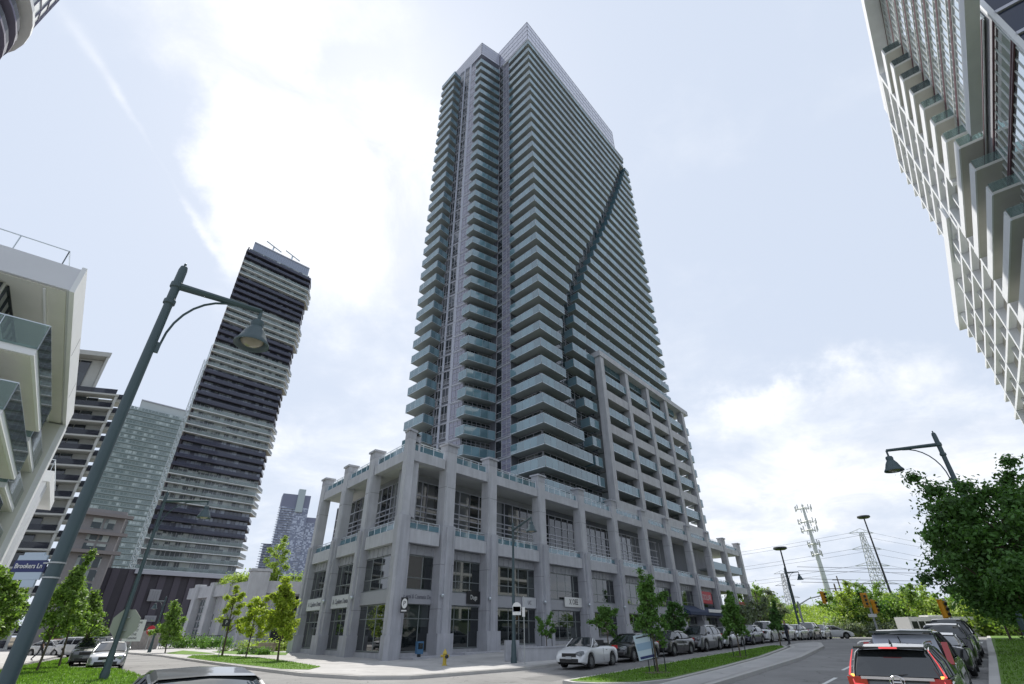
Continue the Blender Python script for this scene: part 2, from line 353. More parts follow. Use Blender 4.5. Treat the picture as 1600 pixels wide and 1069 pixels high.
# left corner lawn, with the walk behind it
lp = P2([(232,1069),(206,1056.5),(180,1049.5),(106,1047.5),(103,1041),(128,1030.5),(110,1030)]) + [(-30.5,36),(-25.5,28.0),(-21.5,20.5),(-14,12),(-9.5,17)]
print('LP', lp)
island('lawn', lp, M['grass'])
island('pavement', [(-14.6,10.5),(-22.2,20.5),(-26.2,28),(-31.2,36.2),(-44,56),(-62,74),(-72,62),(-40,20),(-24,2),(-18,8)], M['paving'])
# street median and the paver strip beside it
med = [(20.0,-14.3),(19.7,-13.6),(19.9,-12.6),(20.8,-11.2),(22.5,-10.6),(28,-10.7),(36,-11.1),(46,-12.2),(48.2,-13.0),(48.4,-13.9),(47,-14.3),(36,-14.3),(28,-14.25)]
island('median', SWp(med), M['grass'])
island('walkway', SWp([(8,-10.3),(8,-8.4),(24,-8.7),(36,-9.0),(48,-10.2),(53,-11.4),(53.6,-12.0),(52,-12.9),(48.6,-12.8),(46,-12.0),(36,-10.9),(28,-10.5),(22,-10.4)]), M['paving'], .3)
# right hand kerb and lawn
island('lawn', SWp([(-4,-.85),(-4,30),(100,30),(100,-1.2),(70,-.9),(40,-.75),(20,-.8)]), M['grass'], .32)
# bright cross road marks and lane dashes
for s_, w_ in ((24.5,-5.6),(30.5,-6.0),(37,-6.6),(19,-5.2)):
    drape('lane_mark', SWp([(s_, w_-.07),(s_+2.6, w_-.12),(s_+2.6, w_+.03),(s_, w_+.07)]), .004, M['paint'])
for k in range(7):
    drape('crosswalk_bar', SWp([(56.2+.0, -8.5+k*1.15),(59.4, -8.5+k*1.15),(59.4, -8.0+k*1.15),(56.2, -8.0+k*1.15)]), .004, M['paint'])
drape('patched_asphalt', SWp([(20.5,-17),(33,-17.6),(33,-15.4),(20.5,-15.3)]), .004, mat('patched_asphalt', (.17,.168,.165), .93, var=.1, vscale=2, bump=.4, bscale=60))
drape('crack_seal', SWp([(19,-3.9),(24,-4.7),(29,-4.4),(29,-4.32),(24,-4.6),(19,-3.8)]), .004, M['dark_metal'])
for l_ in (26, 30, 34, 38, 44, 50):      # joints in the podium pavement
    a_, b_ = SW(l_, -22.4), SW(l_, -33)
    drape('paving_joint', [(a_[0],a_[1]),(a_[0]+.03,a_[1]+.03),(b_[0]+.03,b_[1]+.03),(b_[0],b_[1])], KERB+.016, M['dark_metal'])
# ================================================================== MAIN TOWER WITH PODIUM (one building)
C0 = (3.92, 58.0); Ut = (UX, UY); Vt = (math.sin(R(-43.5)), math.cos(R(-43.5)))
def P(a, b): return (C0[0] + a*Ut[0] + b*Vt[0], C0[1] + a*Ut[1] + b*Vt[1])
BLD = thing('apartment_tower', 'tallest grey apartment tower with green glass balconies, rising from the concrete corner podium', 'building', (C0[0], C0[1], 0))
ORG = (C0[0], C0[1], 0)
FH = 2.795
def ztop(k): return 20.2 + FH * k           # top of the balcony rail at level k
def bobj(name, mb, mat_, parent=BLD, loc=(0,0,0), smooth=False): return obj(name, mb, mat_, parent, ORG if parent is not None else (0,0,0), smooth, loc)
def strip(p, q, z0, z1, n, gm, fm, off=0.0, panes_h=(), fw=.06):
    """glass strip with n bays, posts and cross bars on it: returns (glass MB, frame MB)"""
    gm.slabline(p, q, .06, z0, z1, off)
    for i in range(n + 1):
        t = i / n; c = (p[0]+(q[0]-p[0])*t, p[1]+(q[1]-p[1])*t); l = math.hypot(q[0]-p[0], q[1]-p[1]); h = fw/2/l
        fm.slabline((c[0]-(q[0]-p[0])*h, c[1]-(q[1]-p[1])*h), (c[0]+(q[0]-p[0])*h, c[1]+(q[1]-p[1])*h), .12, z0, z1, off + .03)
    for z in (z0 + fw/2, z1 - fw/2) + tuple(panes_h):
        fm.slabline(p, q, .11, z - fw/2, z + fw/2, off + .028)
# --- solid cores behind the glass
core = MB()
core_main = [P(1.75,1.75), P(43.2,1.75), P(43.2,17), P(.2,17), P(.35,6.2), P(1.75,6.2)]
C1 = (-6.45, 61.85); J = P(.0, 9.2); W = (-11.35, 66.3); C2 = (-12.6, 64.7)
def add2(p, a, b): return (p[0]+a*Ut[0]+b*Vt[0], p[1]+a*Ut[1]+b*Vt[1])
A1 = add2(C1, .75, 1.45)
core_wing = [A1, add2(J, .3, 1.5), P(.25,17), add2(W, 1.0, 6.5), add2(W, .25, .4)]
core.prism(core_main, 0, 112.6); core.prism(core_wing, 0, 115.2)
bobj('core_wall', core, mat('tower_wall', (.15,.16,.19), .7, var=.05))
# --- balcony outlines by level
AL = [(21.7,11.7),(24.5,10.2),(27.2,8.2),(30.0,7.1),(33.1,6.2),(35.7,5.2),(39,5.1),(41.7,5.6),(44.6,6.3),(52.8,9.2),(59.2,12.5),(69.2,18.2),(81.4,25.1),(98.1,33.6),(106,37.6),(130,43)]
AR = [(20,11.5),(28.4,10.8),(31.2,9.8),(33.8,8.1),(36.8,7.6),(40,7.7),(42.7,8.1),(45.6,8.7),(48.3,9.6),(51.2,10.8),(53.6,11.9),(59.2,14.6),(69.2,20.3),(81.4,27.3),(98.1,35.8),(106,39.6),(110.8,41.4)]
def interp(t, z):
    if z <= t[0][0]: return t[0][1]
    for (a, b), (c, d) in zip(t, t[1:]):
        if z <= c: return b + (d-b)*(z-a)/(c-a)
    return t[-1][1]
def balcony(outer, inner, k, name='balcony', panel=1.25, posts=True, parent=BLD, glass=None, closed_ends=True):
    """slab with soffit; glass panels with posts and a cap rail along the outer edge"""
    zt = ztop(k); zs = zt - 1.14
    m = MB(); m.prism(outer + inner, zs - .17, zs)
    b = bobj(name, m, M['slab'])
    gm = MB(); rm = MB()
    for i in range(len(outer) - 1):
        p, q = outer[i], outer[i+1]; L = math.hypot(q[0]-p[0], q[1]-p[1])
        if L < .3: continue
        n = max(1, round(L / panel)); dx, dy = (q[0]-p[0])/L, (q[1]-p[1])/L
        for j in range(n):
            a = L*j/n + .025; c = L*(j+1)/n - .025
            gm.slabline((p[0]+dx*a, p[1]+dy*a), (p[0]+dx*c, p[1]+dy*c), .014, zs - .22, zt - .04, .03)
        for j in range(n + 1):
            c = (p[0]+dx*L*j/n, p[1]+dy*L*j/n)
            if posts: rm.box((c[0], c[1], zt - .57), (.035, .035, 1.1), math.atan2(dy, dx))
        rm.slabline(p, q, .05, zt - .04, zt, 0); rm.slabline(p, q, .04, zs - .19, zs - .13, .05)
    obj('glass_railing', gm, M['railglass'], b, ORG); obj('handrail', rm, M['rail'], b, ORG)
    return b
NK = 34
for k in range(-1, NK):
    z = ztop(k); aL = interp(AL, z); aR = interp(AR, z) + .45
    full = z > 109
    if full: aL = 41.2 if k == NK-1 else 40.6
    balcony([P(0,6.1), P(0,0), P(aL,0)] + ([P(aL,1.6)] if True else []), [P(1.6,1.6), P(1.6,6.1)], k)
    if not full and k < NK-2:
        e = 43.6 if z > 39 else 13.6
        if e - aR > .8: balcony([P(aR,1.7), P(aR,0), P(e,0), P(e,1.7)], [], k)
    if full and k == NK-2: balcony([P(41.6,1.7), P(41.6,0), P(43.6,0), P(43.6,1.7)], [], k)
    # wing balconies
    if k >= 0: balcony([add2(C1,0,1.9), C1, J], [add2(J,0,1.5), add2(C1,.9,1.5), add2(C1,.8,1.9)], k)
    balcony([add2(C2,0,4.9), C2, W], [add2(W,.2,.4), add2(W,.9,4.9)], k)
# --- glazing, one band per level and face
def band(pq, n, k, mull=None, low=.05, gmat='doorglass', parts=('window','window_frame'), off=.05, bars=()):
    gm, fm = MB(), MB(); z0 = ztop(k) - 1.14 + low; z1 = ztop(k) - 1.14 + FH - .28
    strip(pq[0], pq[1], z0, z1, n, gm, fm, off, tuple(z0 + b for b in bars))
    w_ = bobj(parts[0], gm, M[gmat]); obj(parts[1], fm, M['mullion'], w_, ORG); return w_
def share(w_, k0, kk):
    for k in kk:
        c = w_.copy(); COL.objects.link(c); c.parent = BLD; c.location = (0, 0, FH*(k-k0))
        for ch in w_.children: d = ch.copy(); COL.objects.link(d); d.parent = c
rng = range(0, NK)
share(band((P(1.75,1.75), P(43.0,1.75)), 30, -1, gmat='doorglass', bars=(2.0,)), -1, rng)
share(band((P(1.75,6.15), P(1.75,1.75)), 3, -1, gmat='doorglass', bars=(2.0,)), -1, rng)
share(band((add2(J,.3,1.5), A1)[::-1], 6, -1, gmat='doorglass', bars=(2.0,)), -1, rng)
# curtain strip on the left face of the main block and inner corner windows
share(band((P(.3,8.0), P(.3,6.2)), 2, -1, gmat='spandrel', parts=('spandrel_panel','panel_frame'), low=-.5, bars=(.55,.95,1.6,2.2)), -1, rng)
share(band((P(.3,9.3), P(.3,8.05)), 1, -1, gmat='window', bars=(.9,)), -1, rng)
# wing left face: windows, a light pier and spandrel glass, from W to A1
def lerp(p, q, t): return (p[0]+(q[0]-p[0])*t, p[1]+(q[1]-p[1])*t)
WL = add2(W, .25, .4); WF = A1
share(band((lerp(WL,WF,.02), lerp(WL,WF,.20)), 2, -1, gmat='window', bars=(.9,)), -1, rng)
share(band((lerp(WL,WF,.27), lerp(WL,WF,.50)), 2, -1, gmat='window', low=.35, bars=(.85,)), -1, rng)
share(band((lerp(WL,WF,.60), lerp(WL,WF,.99)), 3, -1, gmat='spandrel', parts=('spandrel_panel','panel_frame'), low=-.45, bars=(.5,1.0,2.2)), -1, rng)
pm = MB()
for t0, t1 in ((.205,.262),(.505,.59)): pm.slabline(lerp(WL,WF,t0), lerp(WL,WF,t1), .12, 14, 115.2, .07)
bobj('pier', pm, mat('light_pier', (.46,.48,.56), .5, var=.04))
lm = MB()
for k in range(-1, NK):
    z = ztop(k) - 1.3; lm.slabline(WL, WF, .14, z-.14, z+.06, .08); lm.slabline(P(.3,9.3), P(.3,6.2), .12, z-.1, z+.05, .06)
stuff(bobj('floor_band', lm, M['mullion']))
share(band((add2(W,.9,6.4), add2(W,.25,.45)), 4, -1, gmat='doorglass', bars=(2.0,)), -1, rng)
# --- crowns
def crown(poly, z0, z1, cellw=1.5, rows=5):
    m = MB(); m.prism(poly, z0, z1); c = bobj('crown', m, M['crown'])
    f = MB(); n = len(poly)
    for i in range(n):
        p, q = poly[i], poly[(i+1) % n]; L = math.hypot(q[0]-p[0], q[1]-p[1]); k = max(2, round(L/cellw))
        ar = sum(poly[j][0]*poly[(j+1)%n][1]-poly[(j+1)%n][0]*poly[j][1] for j in range(n)); s_ = 1 if ar > 0 else -1
        for j in range(k + 1):
            a = lerp(p, q, j/k); f.box((a[0], a[1], (z0+z1)/2), (.06, .06, z1-z0-.02))
        for j in range(rows + 1):
            z = z0 + (z1-z0)*j/rows; f.slabline(p, q, .06, z-.04, z+.04, s_*.02)
    obj('crown_frame', f, M['mullion'], c, ORG); return c
crown([P(.5,.5), P(38.2,.5), P(38.2,11.3), P(.5,11.3)], 113.0, 121.4)
crown([add2(C1,.4,.4), add2(J,.4,.4), P(.45,11.4), P(.45,13), add2(C1,1.5,11.6), add2(C1,0.2,11.6)], 115.3, 119.9)
tp = MB(); tp.prism([P(-.1,-.1),P(41.4,-.1),P(41.4,8),P(-.1,8)], 112.55, 113.0); bobj('roof_slab', tp, M['slab_face'])
# --- white concrete lattice frame at the right
FA = [14.9, 22.8, 30.4, 37.9, 45.5]
fm = None
for i, a in enumerate(FA):
    m = MB(); m.prism([P(a-.5,-1.1),P(a+.5,-1.1),P(a+.5,.05),P(a-.5,.05)], 14.6, 39.6); bobj('frame_column', m, M['concrete'])
m = MB(); m.prism([P(14.1,-1.25),P(48.0,-1.25),P(48.0,1.7),P(14.1,1.7)], 39.604, 40.5); bobj('frame_beam', m, M['concrete'])
m = MB(); m.prism([P(14.4,.06),P(43.4,.06),P(43.4,1.7),P(14.4,1.7)], 14.6, 16.4); bobj('frame_beam', m, M['concrete'])
for i in range(4):
    a0, a1 = FA[i]+.502, FA[i+1]-.502
    for k in range(-1, 7):
        zt = ztop(k); zs = zt-1.14
        if k % 2 == 1 or k == -1:
            m = MB(); m.prism([P(a0,-.95),P(a1,-.95),P(a1,-.72),P(a0,-.72)], zs-.25, zt); m.prism([P(a0,-.715),P(a1,-.715),P(a1,1.7),P(a0,1.7)], zs-.2, zs)
            bobj('balcony', m, M['concrete'])
        else: balcony([P(a0,-.8),P(a1,-.8)], [P(a1,1.7),P(a0,1.7)], k)
        if i < 3 or True:
            m = MB(); m.prism([P(FA[i]+.3,.06),P(FA[i]+.45,.06),P(FA[i]+.45,1.7),P(FA[i]+.3,1.7)], zs+.002, zs+2.4); bobj('divider', m, M['slab'])
for k in range(-1, 7): balcony([P(46.05,-.7),P(48.0,-.7),P(48.0,1.6)], [P(46.05,1.6)], k)
core2 = MB(); core2.prism([P(43.3,2.0),P(46.2,2.0),P(46.2,12),P(43.3,12)], 0, 40.4); bobj('core_wall', core2, M['slab'])
# party screens on the long balconies
ds = MB()
for k in range(7, 32):
    z = ztop(k)-1.14; a = interp(AR, ztop(k)) + 4.5
    while a < 43: ds.slabline(P(a,.15), P(a,1.6), .05, z, z+1.75); a += 7.4
    a = 8.5
    while a < interp(AL, ztop(k)) - 2: ds.slabline(P(a,.15), P(a,1.6), .05, z, z+1.75); a += 7.4
stuff(bobj('privacy_screen', ds, mat('screen_glass', (.5,.54,.56), .5)))

# ================================================================== PODIUM
Q0 = (-8.8, 40.12); Up = (math.sin(R(39.8)), math.cos(R(39.8))); Vp = (math.sin(R(-39.3)), math.cos(R(-39.3)))
def D(a, b): return (Q0[0]+a*Up[0]+b*Vp[0], Q0[1]+a*Up[1]+b*Vp[1])
NR = (Up[1], -Up[0]); NL = (-Vp[1], Vp[0])
def RF(a, d): return (Q0[0]+a*Up[0]-d*NR[0], Q0[1]+a*Up[1]-d*NR[1])   # right face: along a, depth d inward
def LF(b, d): return (Q0[0]+b*Vp[0]-d*NL[0], Q0[1]+b*Vp[1]-d*NL[1])   # left face
CA = [0, 5.2, 10.8, 18.8, 26.8, 34.6, 43.0, 50.9, 58.8, 67.2, 75.4, 83.8]
CB = [7.4, 13.5, 19.8]
M['joint'] = mat('joint_sealant', (.13,.13,.14), .9)
def base_z(p): return gz(p[0], p[1]) + KERB
def colm(F, a, hw_lo, hw_hi, dep, first=False):
    z0 = base_z(F(a, 0)) - .3
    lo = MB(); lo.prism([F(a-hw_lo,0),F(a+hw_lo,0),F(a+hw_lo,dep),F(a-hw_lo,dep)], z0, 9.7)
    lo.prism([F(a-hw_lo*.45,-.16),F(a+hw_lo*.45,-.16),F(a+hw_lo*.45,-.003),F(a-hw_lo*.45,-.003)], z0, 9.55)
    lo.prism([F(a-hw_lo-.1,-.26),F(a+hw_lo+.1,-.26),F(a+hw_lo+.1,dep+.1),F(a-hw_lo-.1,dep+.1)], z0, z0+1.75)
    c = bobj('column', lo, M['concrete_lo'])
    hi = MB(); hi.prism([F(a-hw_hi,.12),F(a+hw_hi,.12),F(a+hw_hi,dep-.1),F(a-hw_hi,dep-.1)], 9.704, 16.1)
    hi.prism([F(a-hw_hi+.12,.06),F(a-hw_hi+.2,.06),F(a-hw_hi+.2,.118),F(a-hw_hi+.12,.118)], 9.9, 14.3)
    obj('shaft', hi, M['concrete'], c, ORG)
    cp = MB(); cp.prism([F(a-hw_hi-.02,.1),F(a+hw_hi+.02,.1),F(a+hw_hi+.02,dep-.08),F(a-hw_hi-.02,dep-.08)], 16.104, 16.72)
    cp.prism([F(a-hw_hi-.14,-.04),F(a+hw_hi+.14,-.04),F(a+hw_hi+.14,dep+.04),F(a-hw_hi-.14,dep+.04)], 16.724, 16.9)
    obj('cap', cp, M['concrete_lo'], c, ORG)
    for zj in (3.4, 6.6):
        j_ = MB(); j_.prism([F(a-hw_lo-.012,-.012),F(a+hw_lo+.012,-.012),F(a+hw_lo+.012,dep+.012),F(a-hw_lo-.012,dep+.012)], zj, zj+.025); obj('panel_joint', j_, M['joint'], c, ORG)
    j_ = MB(); j_.prism([F(a-hw_hi-.01,.11),F(a+hw_hi+.01,.11),F(a+hw_hi+.01,dep-.09),F(a-hw_hi-.01,dep-.09)], 12.9, 12.925); obj('panel_joint', j_, M['joint'], c, ORG)
    lt = MB(); lt.lathe([(.0,-.14),(.11,-.12),(.15,0),(.1,.1),(0,.12)], 10, F(a-hw_lo*.7,-.2) + (4.35,)); obj('wall_light', lt, M['rail'], c, ORG, True)
    dp = MB(); dp.tube([F(a+hw_lo*.62,-.06)+(z0,), F(a+hw_lo*.62,-.06)+(9.4,)], .045, 6); obj('downpipe', dp, M['concrete_lo'], c, ORG)
for i, a in enumerate(CA[1:]): colm(RF, a, .74, .60, 1.15)
for b in CB: colm(LF, b, .68, .55, 1.1)
# corner pier: kite plan facing the crossing
def kite(r, out): return [RF(-r*.2,-out), RF(r,-out*.3), RF(r,1.5), LF(r,1.5), LF(r,-out*.3), LF(-r*.2,-out)]
z0 = base_z(Q0) - .3
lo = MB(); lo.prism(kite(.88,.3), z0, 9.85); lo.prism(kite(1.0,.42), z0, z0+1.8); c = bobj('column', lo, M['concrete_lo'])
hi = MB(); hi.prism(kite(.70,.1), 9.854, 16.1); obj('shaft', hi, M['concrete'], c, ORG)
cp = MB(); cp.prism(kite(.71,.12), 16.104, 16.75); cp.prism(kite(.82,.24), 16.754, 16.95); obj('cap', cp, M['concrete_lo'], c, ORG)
# beams, soffits, balustrades, glazing bay by bay
def bay(F, a0, a1, hl, hh, n, left=False, curtain=0):
    zg = min(base_z(F(a0,0)), base_z(F(a1,0)))
    m = MB(); m.prism([F(a0+hl+.002,.15),F(a1-hl-.002,.15),F(a1-hl-.002,.75),F(a0+hl+.002,.75)], 7.95, 8.95); bobj('beam', m, M['concrete'])
    m = MB(); m.prism([F(a0+hh+.002,.2),F(a1-hh-.002,.2),F(a1-hh-.002,.85),F(a0+hh+.002,.85)], 14.45, 15.3); bobj('beam', m, M['concrete'])
    # balustrades at the roof and the terrace
    for zb, ht, dd in ((15.3,.85,.45), (8.95,.75,.4)):
        g_, r_ = MB(), MB(); s0, s1 = a0+hh+.05, a1-hh-.05; k = max(3, round((s1-s0)/1.15))
        r_.slabline(F(s0,dd), F(s1,dd), .06, zb+ht-.05, zb+ht); r_.slabline(F(s0,dd), F(s1,dd), .04, zb+ht-.22, zb+ht-.18); r_.slabline(F(s0,dd), F(s1,dd), .04, zb+.06, zb+.1)
        for j in range(k+1):
            s_ = s0+(s1-s0)*j/k; p = F(s_,dd); r_.box((p[0],p[1],zb+ht/2), (.05,.05,ht))
            if j < k: g_.slabline(F(s_+.06,dd), F(s0+(s1-s0)*(j+1)/k-.06,dd), .014, zb+.12, zb+ht-.24)
        o_ = bobj('balustrade', r_, M['rail']); obj('glass_panel', g_, M['railglass'], o_, ORG)
    # terrace wall glazing, well back
    dT = 3.3 if not left else 2.2
    gm, f_ = MB(), MB(); a0w = a0 if a0 > .1 else 2.7; strip(*((F(a1,dT), F(a0w,dT)) if left else (F(a0w,dT), F(a1,dT))), 9.25, 13.9, max(3,round((a1-a0)/1.3)), gm, f_, .02 , (10.3,10.75,11.2,11.65,12.6), .10)
    o_ = bobj('window', gm, M['terrace_glass']); obj('window_frame', f_, M['mullion'], o_, ORG)
    # shop front: lower glazing, sign band, upper glazing
    dS = .95 if not left else .65
    s0, s1 = a0+hl*.3, a1-hl*.3; k = max(3, round((s1-s0)/1.55))
    for zz0, zz1, bars in ((zg+.45, 3.7, (2.75,)), (4.75, 7.15, (5.55,))):
        fr = MB(); pane = []
        for j in range(k):
            u0 = s0+(s1-s0)*j/k; u1 = s0+(s1-s0)*(j+1)/k
            zs_ = [zz0]+[b for b in bars if zz0 < b < zz1]+[zz1]
            for za, zb in zip(zs_, zs_[1:]):
                if zb-za < .3: continue
                pane.append((u0,u1,za,zb)); fr.slabline(F(u0,dS), F(u1,dS), .1, zb-.035, zb+.035, .0)
        for j in range(k+1):
            u = s0+(s1-s0)*j/k; p = F(u,dS); fr.box((p[0],p[1],(zz0+zz1)/2), (.08,.08,zz1-zz0+.06))
        fr.slabline(F(s0,dS), F(s1,dS), .1, zz0-.04, zz0+.04)
        wf = bobj('window_frame', fr, mat_wf)
        for u0,u1,za,zb in pane:
            pm_ = MB(); pm_.slabline(F(u0+.045,dS), F(u1-.045,dS), .03, za+.04, zb-.04); obj('pane', pm_, M['shop'], wf, ORG)
    m = MB(); m.slabline(F(s0,dS-.08), F(s1,dS-.08), .25, 3.76, 4.68); bobj('sign_band', m, M['panel'])
    m = MB(); m.slabline(F(s0,dS), F(s1,dS), .2, 7.22, 7.93)
    for j in range(1, 2*k): p = F(s0+(s1-s0)*j/(2*k), dS-.12); m.box((p[0],p[1],7.57), (.05,.05,.68))
    bobj('spandrel_panel', m, M['panel'])
    m = MB(); m.slabline(F(s0,dS-.05), F(s1,dS-.05), .3, zg-.3, zg+.38); bobj('plinth', m, M['concrete_lo'])
mat_wf = mat('shop_frame', (.20,.22,.22), .4, metal=.3)
for i in range(len(CA)-1):
    if i < 9: bay(RF, CA[i], CA[i+1], .76 if i else .9, .62 if i else .72, 4)
    else:
        F = RF; a0, a1 = CA[i], CA[i+1]
        for z0_, z1_, dd in ((7.75,8.75,.15),(14.45,15.3,.2)):
            m = MB(); m.prism([F(a0+.76,dd),F(a1-.76,dd),F(a1-.76,dd+.6),F(a0+.76,dd+.6)], z0_, z1_); bobj('beam', m, M['concrete'])
        m = MB(); m.prism([F(a0+.9,.3),F(a1-.9,.3),F(a1-.9,5),F(a0+.9,5)], 11.0, 11.25); b_ = bobj('balcony', m, M['slab'])
        g_ = MB(); g_.slabline(F(a0+.95,.3), F(a1-.95,.3), .02, 11.1, 12.3); obj('glass_railing', g_, M['railglass'], b_, ORG)
        for zb in (8.75, 15.3):
            r_, g_ = MB(), MB(); s0, s1 = a0+.9, a1-.9
            r_.slabline(F(s0,.45), F(s1,.45), .06, zb+.75, zb+.8); r_.slabline(F(s0,.45), F(s1,.45), .04, zb+.06, zb+.1)
            for j in range(6):
                p = F(s0+(s1-s0)*j/5,.45); r_.box((p[0],p[1],zb+.4),(.05,.05,.8))
                if j < 5: g_.slabline(F(s0+(s1-s0)*j/5+.06,.45), F(s0+(s1-s0)*(j+1)/5-.06,.45), .014, zb+.12, zb+.6)
            o_ = bobj('balustrade', r_, M['rail']); obj('glass_panel', g_, M['railglass'], o_, ORG)
bs = [0] + CB
for i in range(3): bay(LF, bs[i], bs[i+1], .70 if i else .9, .57 if i else .72, 3, left=True)
# slabs: roof terrace, terrace floor, recess backs
aE = CA[-1]
m = MB(); m.prism([D(1.0,1.0), RF(aE-9,.86), RF(aE-9,15), D(19,19), LF(CB[-1]-.2,.86)], 14.5, 15.25); bobj('roof_slab', m, M['soffit'])
m = MB(); m.prism([RF(aE-8.99,.87), RF(aE-.2,.87), RF(aE-.2,8), RF(aE-8.99,8)], 14.52, 15.2); bobj('roof_slab', m, M['soffit'])
m = MB(); m.prism([D(.9,.9), RF(aE-9,.76), RF(aE-9,15), D(19,19), LF(CB[-1]-.2,.76)], 8.05, 8.85); bobj('terrace_slab', m, M['soffit'])
m = MB(); m.prism([RF(aE-8.99,.77), RF(aE-.2,.77), RF(aE-.2,8), RF(aE-8.99,8)], 8.02, 8.75); bobj('terrace_slab', m, M['soffit'])
cw = MB(); cw.prism([RF(2.0,3.5), RF(aE-17.2,3.5), RF(aE-17.2,14), LF(13.0,8), LF(13.0,2.4), LF(2.2,2.4)], 8.86, 14.49); bobj('terrace_wall', cw, M['panel'])
cw = MB(); cw.prism([RF(1.0,1.6), RF(aE-17,1.6), RF(aE-17,14), LF(CB[-1],10), LF(CB[-1],1.1), LF(1.0,1.1)], -.3, 8.04); bobj('shop_wall', cw, mat('shop_interior', (.06,.065,.07), .8))
cw = MB(); cw.prism([RF(aE-8.5,6), RF(aE,6), RF(aE,7), RF(aE-8.5,7)], .5, 8.0); bobj('end_wall', cw, M['concrete_lo'])
cw = MB(); cw.prism([RF(aE-16.9,3.0), RF(aE-9.2,3.0), RF(aE-9.2,12), RF(aE-16.9,12)], .5, 14.4); bobj('end_wall', cw, M['concrete_lo'])
# ================================================================== STRIPED TOWER (left background)
def frame2(o, az, vaz=None):
    u = (math.sin(R(az)), math.cos(R(az))); v = (-u[1], u[0]) if vaz is None else (math.sin(R(vaz)), math.cos(R(vaz)))
    return lambda a, b: (o[0]+a*u[0]+b*v[0], o[1]+a*u[1]+b*v[1])
M['white_slab'] = mat('white_slab_edge', (.68,.71,.72), .8, var=.05)
M['white_rail'] = glassmat('pale_rail_glass', (.75,.82,.82), .62, (.36,.42,.42))
M['dark_slab'] = mat('dark_slab_edge', (.05,.05,.075), .6)
M['dark_rail'] = glassmat('dark_rail_glass', (.4,.42,.5), .45, (.09,.10,.15))
M['mosaic'] = windowmat('facade_window_grid', (.07,.09,.10), (.42,.47,.46), (1.5,1.5,1.6), .45, rough=.1)
M['mosaic2'] = windowmat('facade_window_dark', (.06,.07,.11), (.26,.30,.38), (1.5,1.5,1.6), .5, rough=.1)
M['brown'] = mat('dark_brown_cladding', (.055,.05,.062), .75, var=.1, vscale=.3)
SF = frame2((-95.5, 185), 43.5, -34)
ST = thing('striped_tower', 'leaning-looking tall tower banded in white and black balcony floors, left of the main tower', 'building', SF(0,0)+(0,)); so_ = SF(0,0)+(0,)
def sobj(n, mb, m_, par=ST): return obj(n, mb, m_, par, so_)
c = MB(); c.prism([SF(-28.6,1.6), SF(-.8,1.6), SF(-.8,20), SF(-28.6,20)], 19, 149.5); sobj('core_wall', c, M['mosaic'])
c = MB(); c.prism([SF(-27.6,3), SF(-1.5,3), SF(-1.5,18), SF(-27.6,18)], 149.5, 155.0); cr = sobj('crown', c, mat('louvre_metal', (.30,.34,.42), .4, metal=.3))
c = MB()
for i in range(1, 26): c.slabline(SF(-27.6+i,3), SF(-27.55+i,3), .2, 149.7, 155, .08)
c.slabline(SF(-27.6,3), SF(-1.5,3), .3, 154.6, 155.1, .1); obj('crown_frame', c, M['mullion'], cr, so_)
for ax in (-19.5, -10.5):
    c = MB(); p = SF(ax, 4); c.tube([p+(155,), p+(158,)], .35, 6); q0, q1 = SF(ax-3.6, 3.2), SF(ax+3.8, 4.2); c.tube([q0+(158.6,), q1+(157.2,)], .3, 6); sobj('window_washing_crane', c, M['rail'])
nfl = 44
def floor_mesh(white):
    sl = MB(); f = 1.0 if white else .6
    sl.prism([SF(-29.6-(.0 if white else .0),-.2), SF(.0,-.2), SF(3.0*f,6.5), SF(.2,8.5), SF(.2,17), SF(-29.6,17)], 0, .26 if white else .36)
    rl = MB(); rl.slabline(SF(-29.5,-.1), SF(0,-.1), .04, .34, 1.35); rl.slabline(SF(0,-.1), SF(2.9*f,6.3), .04, .34, 1.35)
    wn = MB(); 
    for i in range(20):
        a = -28.4 + i*1.42; wn.slabline(SF(a,1.55), SF(a+1.3,1.55), .06, .5, 2.75)
    fr = MB()
    for i in range(21): a = -28.47 + i*1.42; fr.slabline(SF(a-.05,1.5), SF(a+.05,1.5), .14, .4, 2.9)
    fr.slabline(SF(-28.5,1.5), SF(-.8,1.5), .12, 1.1, 1.17)
    return [m_.mesh(n, so_) for m_, n in ((sl,'balcony'),(rl,'railing'),(wn,'window'),(fr,'window_frame'))]
fmw, fmd = floor_mesh(True), floor_mesh(False)
for i in range(nfl):
    z = 19.3 + 2.95*i; wh = any(a <= i <= b for a, b in ((0,3),(7,10),(15,18),(24,27),(31,34),(39,41)))
    ms = fmw if wh else fmd
    b = put('balcony', ms[0], M['white_slab'] if wh else M['dark_slab'], ST, (0,0,z))
    put('railing', ms[1], M['white_rail'] if wh else M['dark_rail'], b)
    w_ = put('window', ms[2], M['mosaic'] if wh else M['mosaic2'], ST, (0,0,z)); put('window_frame', ms[3], M['mullion'] if wh else M['dark_slab'], w_)
c = MB(); c.prism([SF(-29.3,.6), SF(-28.8,.6), SF(-28.8,17), SF(-29.3,17)], 40, 149.3); sobj('side_wall', c, M['brown'])
